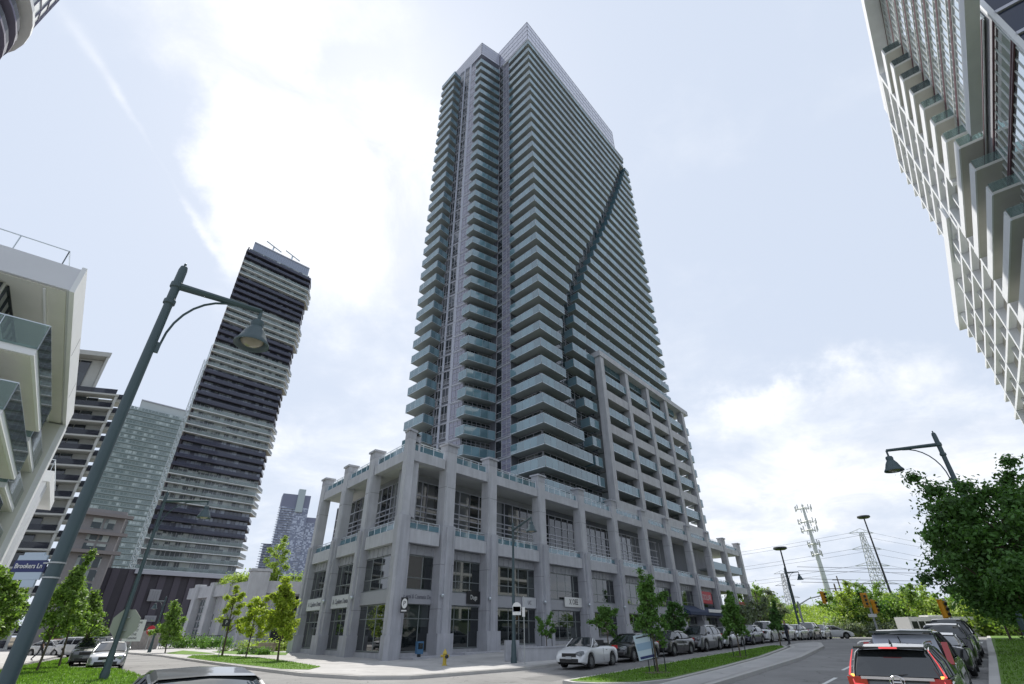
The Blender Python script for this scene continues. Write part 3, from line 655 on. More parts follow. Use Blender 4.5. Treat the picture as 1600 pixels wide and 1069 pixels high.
# dark base of the tower
c = MB(); c.prism([SF(-40,-1), SF(1,-1), SF(1,24), SF(-40,24)], -.3, 19.2); bs_ = sobj('base_wall', c, M['brown'])
for i in range(10):
    c = MB(); a = -39+i*4.2; c.slabline(SF(a,-1.02), SF(a+1.9,-1.02), .25, -.3, 19.0, .1); obj('wall_panel', c, mat('brown_panel', (.085,.075,.095), .7) if i == 0 else bpy.data.materials['brown_panel'], bs_, so_)
for (a, z0, zh) in ((-23.5,10.8,3.2),(-22.6,5.4,1.6)):
    c = MB(); c.slabline(SF(a,-1.4), SF(a+3.0,-1.4), .2, z0, z0+zh, .12)
    for i in range(4): c.slabline(SF(a+.3+i*.7,-1.5), SF(a+.5+i*.7,-1.5), .2, z0+.3, z0+zh-.3, .2)
    sobj('vent_grille', c, M['panel'])
c = MB(); c.prism([SF(-29,-2.2), SF(-3,-2.2), SF(-3,-1.03), SF(-29,-1.03)], 18.0, 19.1); sobj('fascia', c, M['mullion'])
# glass-fronted bay left of the base
c = MB(); c.prism([SF(-46,-6), SF(-36,-6), SF(-36,12), SF(-46,12)], -.3, 34); bay_ = sobj('stair_bay', c, mat('taupe_concrete', (.24,.23,.235), .8, var=.1))
for i in range(9):
    for j in range(2):
        c = MB(); c.slabline(SF(-43.5+j*3.0,-6.05), SF(-41+j*3.0,-6.05), .12, 1.5+i*3.4, 4.3+i*3.4); obj('window', c, M['mosaic'], bay_, so_)
for i in range(3):
    c = MB(); c.prism([SF(-46.5,-7.5), SF(-34,-7.5), SF(-34,-6.01), SF(-46.5,-6.01)], 22+i*5, 22.9+i*5); obj('ledge', c, mat('taupe_ledge', (.24,.22,.22), .8) if i == 0 else bpy.data.materials['taupe_ledge'], bay_, so_)
# antenna mast beside it
c = MB()
def lattice(mb, x, y, z0, z1, w0, w1, n, r):
    prev = None
    for i in range(n + 1):
        t = i / n; z = z0 + (z1-z0)*t; h = (w0 + (w1-w0)*t)/2
        cur = [(x-h,y-h,z),(x+h,y-h,z),(x+h,y+h,z),(x-h,y+h,z)]
        if prev:
            for k in range(4):
                mb.tube([prev[k], cur[k]], r, 4, False); mb.tube([prev[k], cur[(k+1)%4]], r*.6, 3, False); mb.tube([prev[(k+1)%4], cur[k]], r*.6, 3, False)
                mb.tube([cur[k], cur[(k+1)%4]], r*.6, 3, False)
        prev = cur
mp = at(296, 640, 190)
lattice(c, mp[0], 190, 0, at(318, 545, 190)[2]-6, 2.2, 1.4, 40, .14)
c.tube([(mp[0],190,80), (mp[0],190,at(318,545,190)[2]+2)], .2, 5)
cb = obj('tower_crane_mast', c, M['rail']); tag(cb, 'thin steel lattice mast standing against the left edge of the striped tower', 'mast')

# ================================================================== PALE GLASS TOWER
PF = frame2((-202.5, 282.2), 44, -38)
PT = thing('pale_glass_tower', 'pale green glass tower with thin balcony lines and a plain grey roof box', 'building', PF(0,0)+(0,)); po_ = PF(0,0)+(0,)
def pobj(n, mb, m_, par=PT): return obj(n, mb, m_, par, po_)
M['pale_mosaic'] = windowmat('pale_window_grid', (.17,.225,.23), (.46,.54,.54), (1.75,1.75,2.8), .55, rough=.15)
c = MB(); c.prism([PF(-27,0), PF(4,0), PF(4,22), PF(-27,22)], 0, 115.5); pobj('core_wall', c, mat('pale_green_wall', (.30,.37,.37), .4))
c = MB(); c.prism([PF(-23,2), PF(4,2), PF(4,18), PF(-23,18)], 115.5, 122); rb = pobj('roof_box', c, mat('pale_render', (.50,.55,.56), .8))
c = MB(); c.prism([PF(-23.4,1.6), PF(4.4,1.6), PF(4.4,18.4), PF(-23.4,18.4)], 122.01, 122.6); obj('parapet', c, M['mullion'], rb, po_)
for i, a in enumerate((-21, -11, -10)):
    c = MB(); p = PF(a, 1.95); c.box(p+(117.0,), (.8,.3,.6), R(46)); obj('vent', c, M['dark_slab'], rb, po_)
sl = MB(); sl.slabline(PF(-27.2,-.1), PF(4,-.1), .5, 0, .22); sl.prism([PF(-29.3,.2), PF(-27.01,-.3), PF(-27.01,4), PF(-29.3,4)], 0, .25)
rl = MB(); rl.slabline(PF(-29.2,.2), PF(-27.1,-.2), .05, .25, 1.3); rl.slabline(PF(-29.2,.2), PF(-29.2,4), .05, .25, 1.3)
fr = MB()
for i in range(18): fr.slabline(PF(-27+i*1.75,-.02), PF(-26.9+i*1.75,-.02), .12, .25, 2.7)
wn = MB()
for i in range(17): wn.slabline(PF(-26.85+i*1.75,-.01), PF(-25.4+i*1.75,-.01), .08, .9, 2.3)
ms = [m_.mesh(n, po_) for m_, n in ((sl,'balcony'),(rl,'railing'),(wn,'window'),(fr,'window_frame'))]
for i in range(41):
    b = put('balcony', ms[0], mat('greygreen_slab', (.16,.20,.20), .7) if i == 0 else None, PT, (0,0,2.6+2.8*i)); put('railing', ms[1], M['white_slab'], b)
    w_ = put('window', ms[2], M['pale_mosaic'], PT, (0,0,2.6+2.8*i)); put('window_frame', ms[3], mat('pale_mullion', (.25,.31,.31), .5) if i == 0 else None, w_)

# ================================================================== FAR BLUE TOWER
FF = frame2((-283, 700), 62)
FT = thing('blue_tower', 'distant blue-grey glass tower with a pale lift box on top, beyond the low podium', 'building', FF(0,0)+(0,)); fo_ = FF(0,0)+(0,)
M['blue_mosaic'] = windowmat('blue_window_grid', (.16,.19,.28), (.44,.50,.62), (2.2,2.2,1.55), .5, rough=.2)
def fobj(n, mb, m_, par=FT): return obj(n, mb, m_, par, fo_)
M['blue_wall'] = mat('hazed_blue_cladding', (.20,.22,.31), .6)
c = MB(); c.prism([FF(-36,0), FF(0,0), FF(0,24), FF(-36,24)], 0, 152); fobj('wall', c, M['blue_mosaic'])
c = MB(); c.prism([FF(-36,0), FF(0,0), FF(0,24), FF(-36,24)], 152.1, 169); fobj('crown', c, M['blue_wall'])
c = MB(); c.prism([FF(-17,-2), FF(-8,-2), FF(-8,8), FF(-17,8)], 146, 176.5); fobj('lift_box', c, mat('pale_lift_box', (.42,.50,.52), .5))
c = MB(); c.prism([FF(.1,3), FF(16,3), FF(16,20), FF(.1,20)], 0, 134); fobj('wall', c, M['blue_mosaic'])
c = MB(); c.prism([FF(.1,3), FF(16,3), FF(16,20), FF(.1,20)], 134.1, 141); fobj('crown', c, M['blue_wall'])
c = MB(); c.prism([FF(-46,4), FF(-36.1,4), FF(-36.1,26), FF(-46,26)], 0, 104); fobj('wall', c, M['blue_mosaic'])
sl = MB(); sl.slabline(FF(-38,-.6), FF(-18,-.6), 1.4, 0, .5); sl.slabline(FF(-49,2), FF(-37,2), 3.2, 0, .5)
sl.slabline(FF(-7,-.3), FF(0,-.3), .8, 0, .5)
me_ = sl.mesh('balcony', fo_)
for i in range(48):
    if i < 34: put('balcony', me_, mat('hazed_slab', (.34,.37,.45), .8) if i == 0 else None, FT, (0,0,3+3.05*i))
sl = MB(); sl.slabline(FF(-38,-.6), FF(-18,-.6), 1.4, 0, .5); me_ = sl.mesh('balcony', fo_)
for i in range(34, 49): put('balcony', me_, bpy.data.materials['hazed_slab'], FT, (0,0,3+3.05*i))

# ================================================================== DARK BALCONY BUILDING (beyond the left building)
BF = frame2((-81.2, 92), 74, -47)
BB = thing('balcony_apartment_building', 'cream framed apartment block with black glass balconies stepping down, beyond the white block', 'building', BF(0,0)+(0,)); bo_ = BF(0,0)+(0,)
M['cream'] = mat('cream_concrete', (.52,.53,.50), .85, var=.05, vscale=.5)
M['dark_glass'] = windowmat('dark_room_glass', (.02,.026,.035), (.07,.09,.10), (1.6,1.6,2.9), .5, rough=.05)
M['smoke_rail'] = glassmat('smoked_rail', (.4,.42,.46), .35, (.05,.055,.07))
def bbobj(n, mb, m_, par=BB): return obj(n, mb, m_, par, bo_)
c = MB(); c.prism([BF(-22,2.3), BF(-.36,2.3), BF(-.36,16), BF(-22,16)], 0, 43.9); c.prism([BF(-22,2.31), BF(-4.9,2.31), BF(-4.9,15), BF(-22,15)], 43.91, 52.5); bbobj('core_wall', c, M['cream'])
c = MB(); c.prism([BF(-22,-.3), BF(-4.3,-.3), BF(-4.3,16), BF(-22,16)], 52.6, 53.6); bbobj('roof_slab', c, M['cream'])
for i in range(17):
    z = 50.0 - 2.95*(i+2) ; e = [0,.4,.9][i % 3 if False else 0]
    top = i == 0
    c = MB(); c.prism([BF(-22,-.4), BF(.2,-.4), BF(.2,5), BF(-.3,5), BF(-.3,2.28), BF(-22,2.28)], z, z+.32)
    fo = -4.5 if top else 0
    c.prism([BF(-.35+fo,-.2), BF(.1+fo,-.2), BF(.1+fo,4.8), BF(-.35+fo,4.8)], z+.322, z+(2.94 if not top else 8.4))
    b = bbobj('balcony', c, M['cream'])
    g_ = MB(); g_.slabline(BF(-22,-.35), BF(-.4,-.35), .04, z+.3, z+1.35); g_.slabline(BF(.25,.2), BF(1.6,.2), .04, z-.6, z+.5) ; obj('railing', g_, M['smoke_rail'], b, bo_)
    w_ = MB()
    for j in range(7 if top else 9): w_.slabline(BF(-21.5+j*2.1,2.15), BF(-19.6+j*2.1,2.15), .08, z+.4, z+(2.85 if not top else 8.0))
    bbobj('window', w_, M['dark_glass'])
    s_ = MB(); s_.prism([BF(.2,1.5), BF(1.9,1.5), BF(1.9,4.5), BF(.2,4.5)], z-.9, z-.62); s_.slabline(BF(.2,1.5), BF(1.9,1.5), .06, z-.6, z+.45); bbobj('side_balcony', s_, M['cream'])

# ================================================================== LOW PODIUM BUILDING
LBc = at(378, 1010, 77.9)[:2]; LU = (math.sin(R(62)), math.cos(R(62))); LV = (math.sin(R(-52)), math.cos(R(-52)))
LB = thing('low_podium_building', 'two-storey grey concrete annex with planters and shrubs on its roof, left of the podium', 'building', LBc+(0,)); lo_ = LBc+(0,)
def lu(a, b=0.0): return (LBc[0]+a*LU[0]-b*-.0+b*LV[0]*0 + b*(-LU[1]), LBc[1]+a*LU[1] + b*LU[0])
def lv(a, b=0.0): return (LBc[0]+a*LV[0]+b*LV[1], LBc[1]+a*LV[1]-b*LV[0])
def lobj(n, mb, m_, par=LB): return obj(n, mb, m_, par, lo_)
zc_, zp_ = 9.9, 8.5
c = MB(); c.prism([lu(0,.6), lu(24,.6), lu(24,16), lv(20,12), lv(20,.6)], -.3, 7.3); lobj('wall', c, M['concrete_lo'])
c = MB(); c.prism([lu(-.2,-.1), lu(25,-.1), lu(25,.6), lv(.2,.62), lv(22,.6), lv(22,-.1)], 6.9, 8.5); lobj('parapet', c, M['concrete'])
c = MB(); c.prism([lu(0,.5), lu(24,.5), lu(24,16), lv(20,12), lv(20,.5)], 7.0, 7.6); lobj('roof_slab', c, M['concrete'])
for a in (0,):
    c = MB(); c.prism([lu(-.9,-.8), lu(1.5,-.6), lu(1.5,1.2), lv(1.6,1.2), lv(1.6,-.6)], -.3, 9.6); c.prism([lu(-1.0,-.9), lu(1.65,-.75), lu(1.65,1.3), lv(1.75,1.3), lv(1.75,-.75)], 9.65, 10.0); lobj('pier', c, M['concrete'])
c = MB(); c.prism([lu(13,-.5), lu(15.4,-.5), lu(15.4,1.0), lu(13,1.0)], 0, 9.6); lobj('pier', c, M['concrete'])
for a in (7.5, 13, 18.5):
    c = MB(); c.prism([lv(a-.6,-.5), lv(a+.6,-.5), lv(a+.6,.8), lv(a-.6,.8)], -.3, 8.9); lobj('pier', c, M['concrete'])
for a0, a1 in ((2.8,6.7),(8.3,12.2),(13.8,17.7)):
    for j in range(6):
        c = MB(); c.slabline(lv(a1,.5), lv(a0,.5), .1, .8+j*1.0, 1.55+j*1.0, .0)
        fr = MB()
        for t in (0, .25, .5, .75, 1): p = lerp(lv(a0,.45), lv(a1,.45), t); fr.box(p+(1.15+j*1.0,), (.1,.1,.9))
        w_ = lobj('window', c, M['mosaic'] if j > 0 else M['shop']); obj('window_frame', fr, M['panel'], w_, lo_)
for a0, a1 in ((3.2,12.4),(16,24)):
    n_ = 4
    for j in range(n_):
        for i in range(3):
            c = MB(); u0 = a0+(a1-a0)*j/n_+.06; u1 = a0+(a1-a0)*(j+1)/n_-.06; c.slabline(lu(u0,.55), lu(u1,.55), .12, .5+i*2.1, 2.45+i*2.1); lobj('window', c, M['shop'])
c = MB(); c.slabline(lu(2.6,.1), lu(12.8,.1), .05, 9.25, 9.32); c.slabline(lu(15.8,.1), lu(25,.1), .05, 9.25, 9.32)
for j in range(9): 
    for a0 in (2.7, 15.9): p = lu(a0+j*1.1,.1); c.box(p+(8.9,), (.05,.05,.75))
lobj('railing', c, M['rail'])

# ================================================================== LEFT WHITE BUILDING (near)
BP = (-UX*4.8, -UY*4.8); BV = (math.sin(R(-39)), math.cos(R(-39))); BN = (BV[1], -BV[0])
def lb(b, o=0.0): return (BP[0]+b*BV[0]+o*BN[0], BP[1]+b*BV[1]+o*BN[1])
WB = thing('white_apartment_block', 'white apartment block with a deep roof canopy and big glass-railed balconies at the left edge', 'building', lb(40,-8)+(0,)); wo_ = lb(40,-8)+(0,)
def wobj(n, mb, m_, par=WB): return obj(n, mb, m_, par, wo_)
M['white_wall'] = mat('white_render', (.80,.81,.82), .85, var=.04, vscale=.6)
M['olive'] = mat('beige_soffit', (.68,.68,.62), .9, var=.06, vscale=.4)
M['grey_fascia'] = mat('grey_fascia', (.66,.67,.70), .7, var=.04, vscale=.5)
c = MB(); c.prism([lb(29.8,0), lb(53.5,0), lb(53.5,-20), lb(29.8,-20)], 16.45, 17.75); wobj('roof_canopy', c, M['grey_fascia'])
c = MB(); c.prism([lb(29.95,-.15), lb(53.3,-.15), lb(53.3,-19), lb(29.95,-19)], 16.38, 16.44); wobj('soffit', c, M['olive'])
c = MB(); c.prism([lb(29.6,.2), lb(53.7,.2), lb(53.7,.0), lb(29.6,.0)], 16.3, 17.8); wobj('lit_edge_face', c, M['white_wall'])  # brightness of this canopy side put into a whiter strip
c = MB(); c.prism([lb(30.1,-.9), lb(53.2,-.9), lb(53.2,-1.0), lb(30.1,-1.0)], 16.28, 16.375); wobj('drip_strip', c, M['white_wall'])
c = MB()
for o_ in (-.8,):
    pts = [lb(30.4,-16)+(18.9,), lb(30.4,-.9)+(18.9,), lb(53,-.9)+(18.9,)]; c.tube(pts, .035, 6)
    for i in range(9): p = lb(30.4,-.9-i*1.9); c.tube([p+(17.75,), p+(18.9,)], .03, 5)
    for i in range(12): p = lb(30.4+i*2,-.9); c.tube([p+(17.75,), p+(18.9,)], .03, 5)
wobj('roof_railing', c, M['rail'])
c = MB(); p = lb(32,-9); c.tube([p+(17.7,), p+(20.2,)], .14, 10); wobj('vent_pipe', c, M['rail'])
c = MB(); c.prism([lb(33,-3), lb(50,-3), lb(50,-18), lb(33,-18)], 17.76, 18.6); wobj('roof_curb', c, M['white_wall'])
c = MB(); c.prism([lb(52.3,.25), lb(53.6,.25), lb(53.6,-9), lb(52.3,-9)], -.2, 16.29); wobj('end_pier', c, M['white_wall'])
c = MB(); c.slabline(lb(52.28,-9), lb(52.28,-.1), .03, 0, 16.25); wobj('pier_shade_face', c, M['olive'])  # shade on the near side of the pier put into a beige panel
for bb in (29.8+8.3, 46):
    c = MB(); c.slabline(lb(bb,.203), lb(bb+.03,.203), .01, 16.45, 17.7); wobj('joint', c, M['dark_metal'])
M['green_room'] = windowmat('green_room_glass', (.05,.075,.07), (.20,.24,.22), (1.7,1.7,1.4), .5, rough=.04)
c = MB(); c.prism([lb(30.8,-2.4), lb(52.2,-2.4), lb(52.2,-18), lb(30.8,-18)], 0, 16.37); wobj('core_wall', c, M['olive'])
for k in range(6):
    z = 1.1 + k*2.85
    if z > 14: hh = 16.3
    else: hh = z + 2.5
    for j in range(6):
        a0 = 31.0+j*3.5; a1 = a0+3.4
        if a1 > 52: continue
        c = MB(); c.slabline(lb(a0,-2.4), lb(a1,-2.4), .12, z+.1, hh); f_ = MB()
        for t in (0,.333,.667,1): p = lerp(lb(a0+.04,-2.32), lb(a1-.04,-2.32), t); f_.box(p+((z+.1+hh)/2,), (.07,.07,hh-z-.1), R(-39))
        f_.slabline(lb(a0,-2.32), lb(a1,-2.32), .07, z+.95, z+1.02)
        w_ = wobj('window', c, M['green_room']); obj('window_frame', f_, M['dark_metal'], w_, wo_)
    for j in range(5):
        c = MB(); p0, p1 = lb(30.75,-2.5-j*3), lb(30.75,-5.4-j*3); c.slabline(p0, p1, .1, z+.1, hh); f_ = MB()
        for t in (0,.5,1): p = lerp(p0, p1, t); f_.box((p[0]-BV[0]*.06,p[1]-BV[1]*.06,(z+.1+hh)/2), (.07,.07,hh-z-.1), R(-39))
        f_.slabline(lb(30.68,-2.5-j*3), lb(30.68,-5.4-j*3), .06, z+1.2, z+1.27)
        w_ = wobj('window', c, M['green_room']); obj('window_frame', f_, M['dark_metal'], w_, wo_)
M['clear_rail'] = glassmat('clear_rail_glass', (.72,.84,.82), .72, (.30,.38,.38), ior=1.45)
def wbalc(b0, b1, o1, z, o0=-2.38, near=None):
    c = MB(); c.prism([lb(b0,o0 if near is None else near), lb(b0,o1), lb(b1,o1), lb(b1,o0)], z, z+.42); b_ = wobj('balcony', c, M['white_wall'])
    c = MB(); c.prism([lb(b0+.12,o0 if near is None else near+.1), lb(b0+.12,o1-.12), lb(b1-.12,o1-.12), lb(b1-.12,o0+.02)], z-.03, z-.003); obj('soffit', c, M['olive'], b_, wo_)
    g_, r_ = MB(), MB()
    for (p, q) in ((lb(b0,o0 if near is None else near), lb(b0,o1)), (lb(b0,o1), lb(b1,o1)), (lb(b1,o1), lb(b1,o0))):
        L = math.hypot(q[0]-p[0], q[1]-p[1]); n = max(1, round(L/1.6))
        for j in range(n):
            g_.slabline(lerp(p,q,j/n+.02/L), lerp(p,q,(j+1)/n-.02/L), .02, z+.3, z+1.5, .03)
        for j in range(n+1): a = lerp(p,q,j/n); r_.box(a+(z+.9,), (.04,.04,1.2), R(-39))
        r_.slabline(p, q, .05, z+1.5, z+1.55)
    obj('glass_railing', g_, M['clear_rail'], b_, wo_); obj('handrail', r_, M['rail'], b_, wo_)
for z in (12.3, 9.45, 6.6, 3.75): wbalc(28.6, 40.6, .2, z, near=-12)
for z in (12.3, 9.45, 6.6, 3.75): wbalc(43.2, 51.9, -.35, z)
# lower wing of the same block: second portal further along
q_ = at(57, 772, lb(57,0)[1])
c = MB(); c.prism([lb(58,-4), lb(58,.2), lb(60.2,.2), lb(60.2,-4)], -.2, 13.0); wobj('portal_pier', c, M['grey_fascia'])
c = MB(); c.prism([lb(57.9,-4), lb(57.9,.4), lb(72,.4), lb(72,-4)], 13.01, 13.9); wobj('portal_canopy', c, M['white_wall'])
c = MB(); c.prism([lb(60.3,-3), lb(72,-3), lb(72,-12), lb(60.3,-12)], 0, 13.0); wobj('wing_wall', c, M['olive'])
c = MB(); c.tube([lb(58.2,-3)+(14.9,), lb(58.2,.1)+(14.9,), lb(71.5,.1)+(14.9,)], .04, 6)
for i in range(6): p = lb(58.2,-3+i*.62); c.tube([p+(13.9,), p+(14.9,)], .03, 5)
wobj('roof_railing', c, M['rail'])
for z in (1.2, 4.1, 7.0, 9.9):
    c = MB(); c.prism([lb(60.3,-.6), lb(71,-.6), lb(71,-2.9), lb(60.3,-2.9)], z, z+.3); b_ = wobj('balcony', c, M['white_wall'])
    c = MB(); c.slabline(lb(60.4,-.65), lb(71,-.65), .03, z+.3, z+1.35); obj('glass_railing', c, M['clear_rail'], b_, wo_)
    c = MB(); c.slabline(lb(60.4,-2.85), lb(71,-2.85), .1, z+.4, z+2.7); wobj('window', c, M['dark_glass'])

# ================================================================== TOP LEFT CURVED BUILDING
TC = thing('curved_balcony_tower', 'dark tower with curved balconies and a pale glazed top, cropped by the upper left corner', 'building', (-81, 27.9, 0)); to_ = (-81, 27.9, 0)
def arc(r, n=28, cx=-81, cy=27.9): return [(cx + r*math.cos(2*math.pi*k/n), cy + r*math.sin(2*math.pi*k/n)) for k in range(n)]
c = MB(); c.prism(arc(11.5), 0, 79.5); obj('core_wall', c, M['dark_glass'], TC, to_)
sl = MB(); sl.prism(arc(14.0, 40), 0, .35); rl = MB(); a_ = arc(13.9, 40)
for i in range(40): rl.slabline(a_[i], a_[(i+1)%40], .03, .35, 1.35)
m1_, m2_ = sl.mesh('balcony', to_), rl.mesh('railing', to_)
M['violet_slab'] = mat('violet_grey_slab', (.20,.19,.26), .8)
for i in range(24):
    b = put('balcony', m1_, M['violet_slab'], TC, (0,0,76.2-3.1*i)); put('railing', m2_, M['smoke_rail'], b)
c = MB(); c.prism(arc(14.6, 40), 79.5, 80.2); obj('ledge', c, M['white_wall'], TC, to_)
c = MB(); c.prism(arc(14.1, 40), 80.2, 98); t_ = obj('pale_drum', c, mat('pale_drum_glass', (.55,.58,.58), .3, spec=.6, coat=.3), TC, to_)
f_ = MB(); a_ = arc(14.15, 40)
for i in range(40): f_.box(a_[i]+(89,), (.15,.15,17.6))
for j in range(7):
    for i in range(40): f_.slabline(a_[i], a_[(i+1)%40], .1, 80.4+j*2.9, 80.52+j*2.9)
obj('drum_frame', f_, M['violet_slab'], t_, to_)

# ================================================================== RIGHT BUILDING
def rb_(s, w_): return SW(s, w_)[:2]
RBt = thing('concrete_grid_building', 'white concrete apartment block with a lattice front, deep balconies and reflective glazing, upper right', 'building', rb_(60,22)+(0,)); ro_ = rb_(60,22)+(0,)
def robj(n, mb, m_, par=RBt): return obj(n, mb, m_, par, ro_)
M['sky_glass'] = mat('reflective_glazing', (.62,.70,.72), .06, spec=1.0, coat=1.0, metal=.75, var=.12, vscale=.25)
M['navy_glass'] = mat('navy_glazing', (.025,.035,.07), .05, spec=.6)
M['red_frame'] = mat('maroon_frame', (.12,.05,.065), .5)
M['white_fin'] = mat('white_precast', (.70,.72,.75), .8, var=.05, vscale=.8)
M['warm_soffit'] = mat('warm_grey_soffit', (.55,.55,.52), .9, var=.06, vscale=.4)
gw = 15.6
c = MB(); c.prism([rb_(38.8,gw+.1), rb_(82,gw+.1), rb_(82,34), rb_(38.8,34)], 1.0, 69.8); robj('core_wall', c, M['panel'])
nz_ = 0
for k in range(13):
    z = 43.4 + 2.95*k
    if z > 68: break
    g_ = MB(); g_.slabline(rb_(81.8,gw), rb_(40,gw), .12, z+.25, z+2.75)
    w_ = robj('window', g_, M['sky_glass']); f_ = MB()
    for j in range(42): f_.slabline(rb_(40.05+j,gw-.08), rb_(39.99+j,gw-.08), .07, z+.0, z+2.94)
    for zz in (.0, .22, .95, 2.7): f_.slabline(rb_(81.8,gw-.12), rb_(40,gw-.12), .1, z+zz, z+zz+.08)
    obj('mullion', f_, M['white_slab'], w_, ro_)
    f_ = MB()
    for zz in (.09, 2.80): f_.slabline(rb_(81.8,gw-.16), rb_(40,gw-.16), .12, z+zz, z+zz+.11)
    obj('window_frame', f_, M['red_frame'], w_, ro_)
for k in range(5):
    z = 26.8 + 3.0*k
    g_ = MB(); g_.slabline(rb_(60,gw), rb_(38.9,gw), .12, z+.2, z+2.85)
    w_ = robj('window', g_, M['sky_glass']); f_ = MB()
    for j in range(18): f_.slabline(rb_(39.4+j*1.2,gw-.08), rb_(39.33+j*1.2,gw-.08), .08, z+.0, z+2.99)
    f_.slabline(rb_(60,gw-.12), rb_(38.9,gw-.12), .1, z+0, z+.12)
    obj('mullion', f_, M['white_slab'], w_, ro_)
    f_ = MB()
    for zz in (.14, 2.84): f_.slabline(rb_(60,gw-.16), rb_(38.9,gw-.16), .12, z+zz, z+zz+.14)
    obj('window_frame', f_, M['red_frame'], w_, ro_)
# end face toward the camera
for k in range(10):
    z = 18 + 3.0*k
    for j in range(5):
        g_ = MB(); g_.slabline(rb_(38.75,gw+.15+j*2.4), rb_(38.75,gw+2.3+j*2.4), .1, z+.2, z+2.85); robj('window', g_, M['navy_glass'])
c = MB(); c.prism([rb_(38.6,gw-.2), rb_(38.9,gw-.2), rb_(38.9,gw+.12), rb_(38.6,gw+.12)], 14, 69); robj('corner_fin', c, M['white_fin'])
c = MB()
for k in range(11): c.slabline(rb_(38.6,gw+.1), rb_(38.6,gw+14), .2, 17.9+3.0*k, 18.18+3.0*k)
robj('mullion', c, M['mullion'])
# cornice bands
c = MB(); c.prism([rb_(40,13.9), rb_(73.4,13.9), rb_(73.4,gw+1), rb_(40,gw+1)], 69.9, 71.3); robj('cornice', c, M['white_fin'])
c = MB(); c.prism([rb_(22,14.0), rb_(51.6,14.0), rb_(51.6,14.9), rb_(22,14.9)], 42.3, 43.3); robj('cornice', c, M['white_fin'])
# deep balconies
def rbalc(s0, s1, z, par=RBt, ww0=13.8):
    c = MB(); c.prism([rb_(s0,ww0), rb_(s1,ww0), rb_(s1,gw+2.5), rb_(s0,gw+2.5)], z, z+.3); b_ = robj('balcony', c, M['warm_soffit'])
    c = MB(); c.prism([rb_(s0,ww0-.14), rb_(s1,ww0-.14), rb_(s1,ww0-.003), rb_(s0,ww0-.003)], z-.02, z+1.15); obj('parapet', c, M['white_fin'], b_, ro_)
    g_ = MB(); g_.slabline(rb_(s0+.02,gw), rb_(s0+.02,ww0+.05), .04, z+.3, z+1.35); obj('glass_railing', g_, M['clear_rail'], b_, ro_)
    g_ = MB(); g_.slabline(rb_(s0,gw), rb_(s0,ww0), .05, z+.12, z+.3, .03); obj('slab_edge', g_, M['grey_fascia'], b_, ro_)
for k in range(7): rbalc(57.4, 64.2, 64.4-2.82*k)
for k in range(7): rbalc(54.4, 71.6, 43.6-3.3*k, ww0=13.6)
# lattice in front of recessed balconies
def post(s, z0, z1, w0=13.75, ww_=.75, d=.8): 
    c = MB(); c.prism([rb_(s,w0), rb_(s+ww_,w0), rb_(s+ww_,w0+d), rb_(s,w0+d)], z0, z1); robj('lattice_post', c, M['white_fin'])
def hbar(s0, s1, z, w0=13.78, h=.6, d=.76):
    c = MB(); c.prism([rb_(s0,w0), rb_(s1,w0), rb_(s1,w0+d), rb_(s0,w0+d)], z, z+h); robj('lattice_beam', c, M['white_fin'])
for s_, z1_ in ((64.3,69),(73.8,69),(83.3,69)): post(s_, 47, z1_)
for k in range(8):
    z = 68.6-2.82*k; hbar(65.055, 73.795, z); hbar(74.555, 83.295, z)
    c = MB(); c.prism([rb_(64.3,14.6), rb_(86,14.6), rb_(86,22), rb_(64.3,22)], z+.05, z+.32); robj('floor_slab', c, M['warm_soffit'])
    for s_ in (69.2, 78.6): post(s_, z-2.4, z-.003 if True else z, ww_=.5, w0=14.1, d=.5)
    hbar(84.055, 86.6, z, h=.3); 
c = MB(); c.prism([rb_(64.2,17.5), rb_(84.5,17.5), rb_(84.5,30), rb_(64.2,30)], 46, 69.0); robj('wall', c, M['warm_soffit'])
# far lower block with its own cornice frame
c = MB(); c.prism([rb_(74.5,13.4), rb_(112,13.4), rb_(112,15.2), rb_(74.5,15.2)], 49.2, 51.0); robj('cornice', c, M['white_fin'])
c = MB(); c.prism([rb_(66,18.0), rb_(110,18.0), rb_(110,32), rb_(66,32)], 1, 49.15); robj('wall', c, M['warm_soffit'])
for s_ in (72.2, 80.0, 92.0, 104.5): post(s_, 4, 49.1, ww_=.7)
for k in range(14):
    z = 46.4-3.1*k; 
    for a0, a1 in ((72.95,79.95),(80.75,91.95),(92.75,104.45),(105.25,109.6)): hbar(a0, a1, z, h=.5)
    c = MB(); c.prism([rb_(71.8,14.6), rb_(109,14.6), rb_(109,17.99), rb_(71.8,17.99)], z+.06, z+.4); robj('floor_slab', c, M['warm_soffit'])
    for s_ in (86.2, 98.4): post(s_, z-2.55, z-.003, ww_=.5, w0=14.15, d=.5)
    g_ = MB(); g_.slabline(rb_(108.5,17.9), rb_(72,17.9), .1, z-2.3, z-.2); robj('window', g_, M['green_room'])
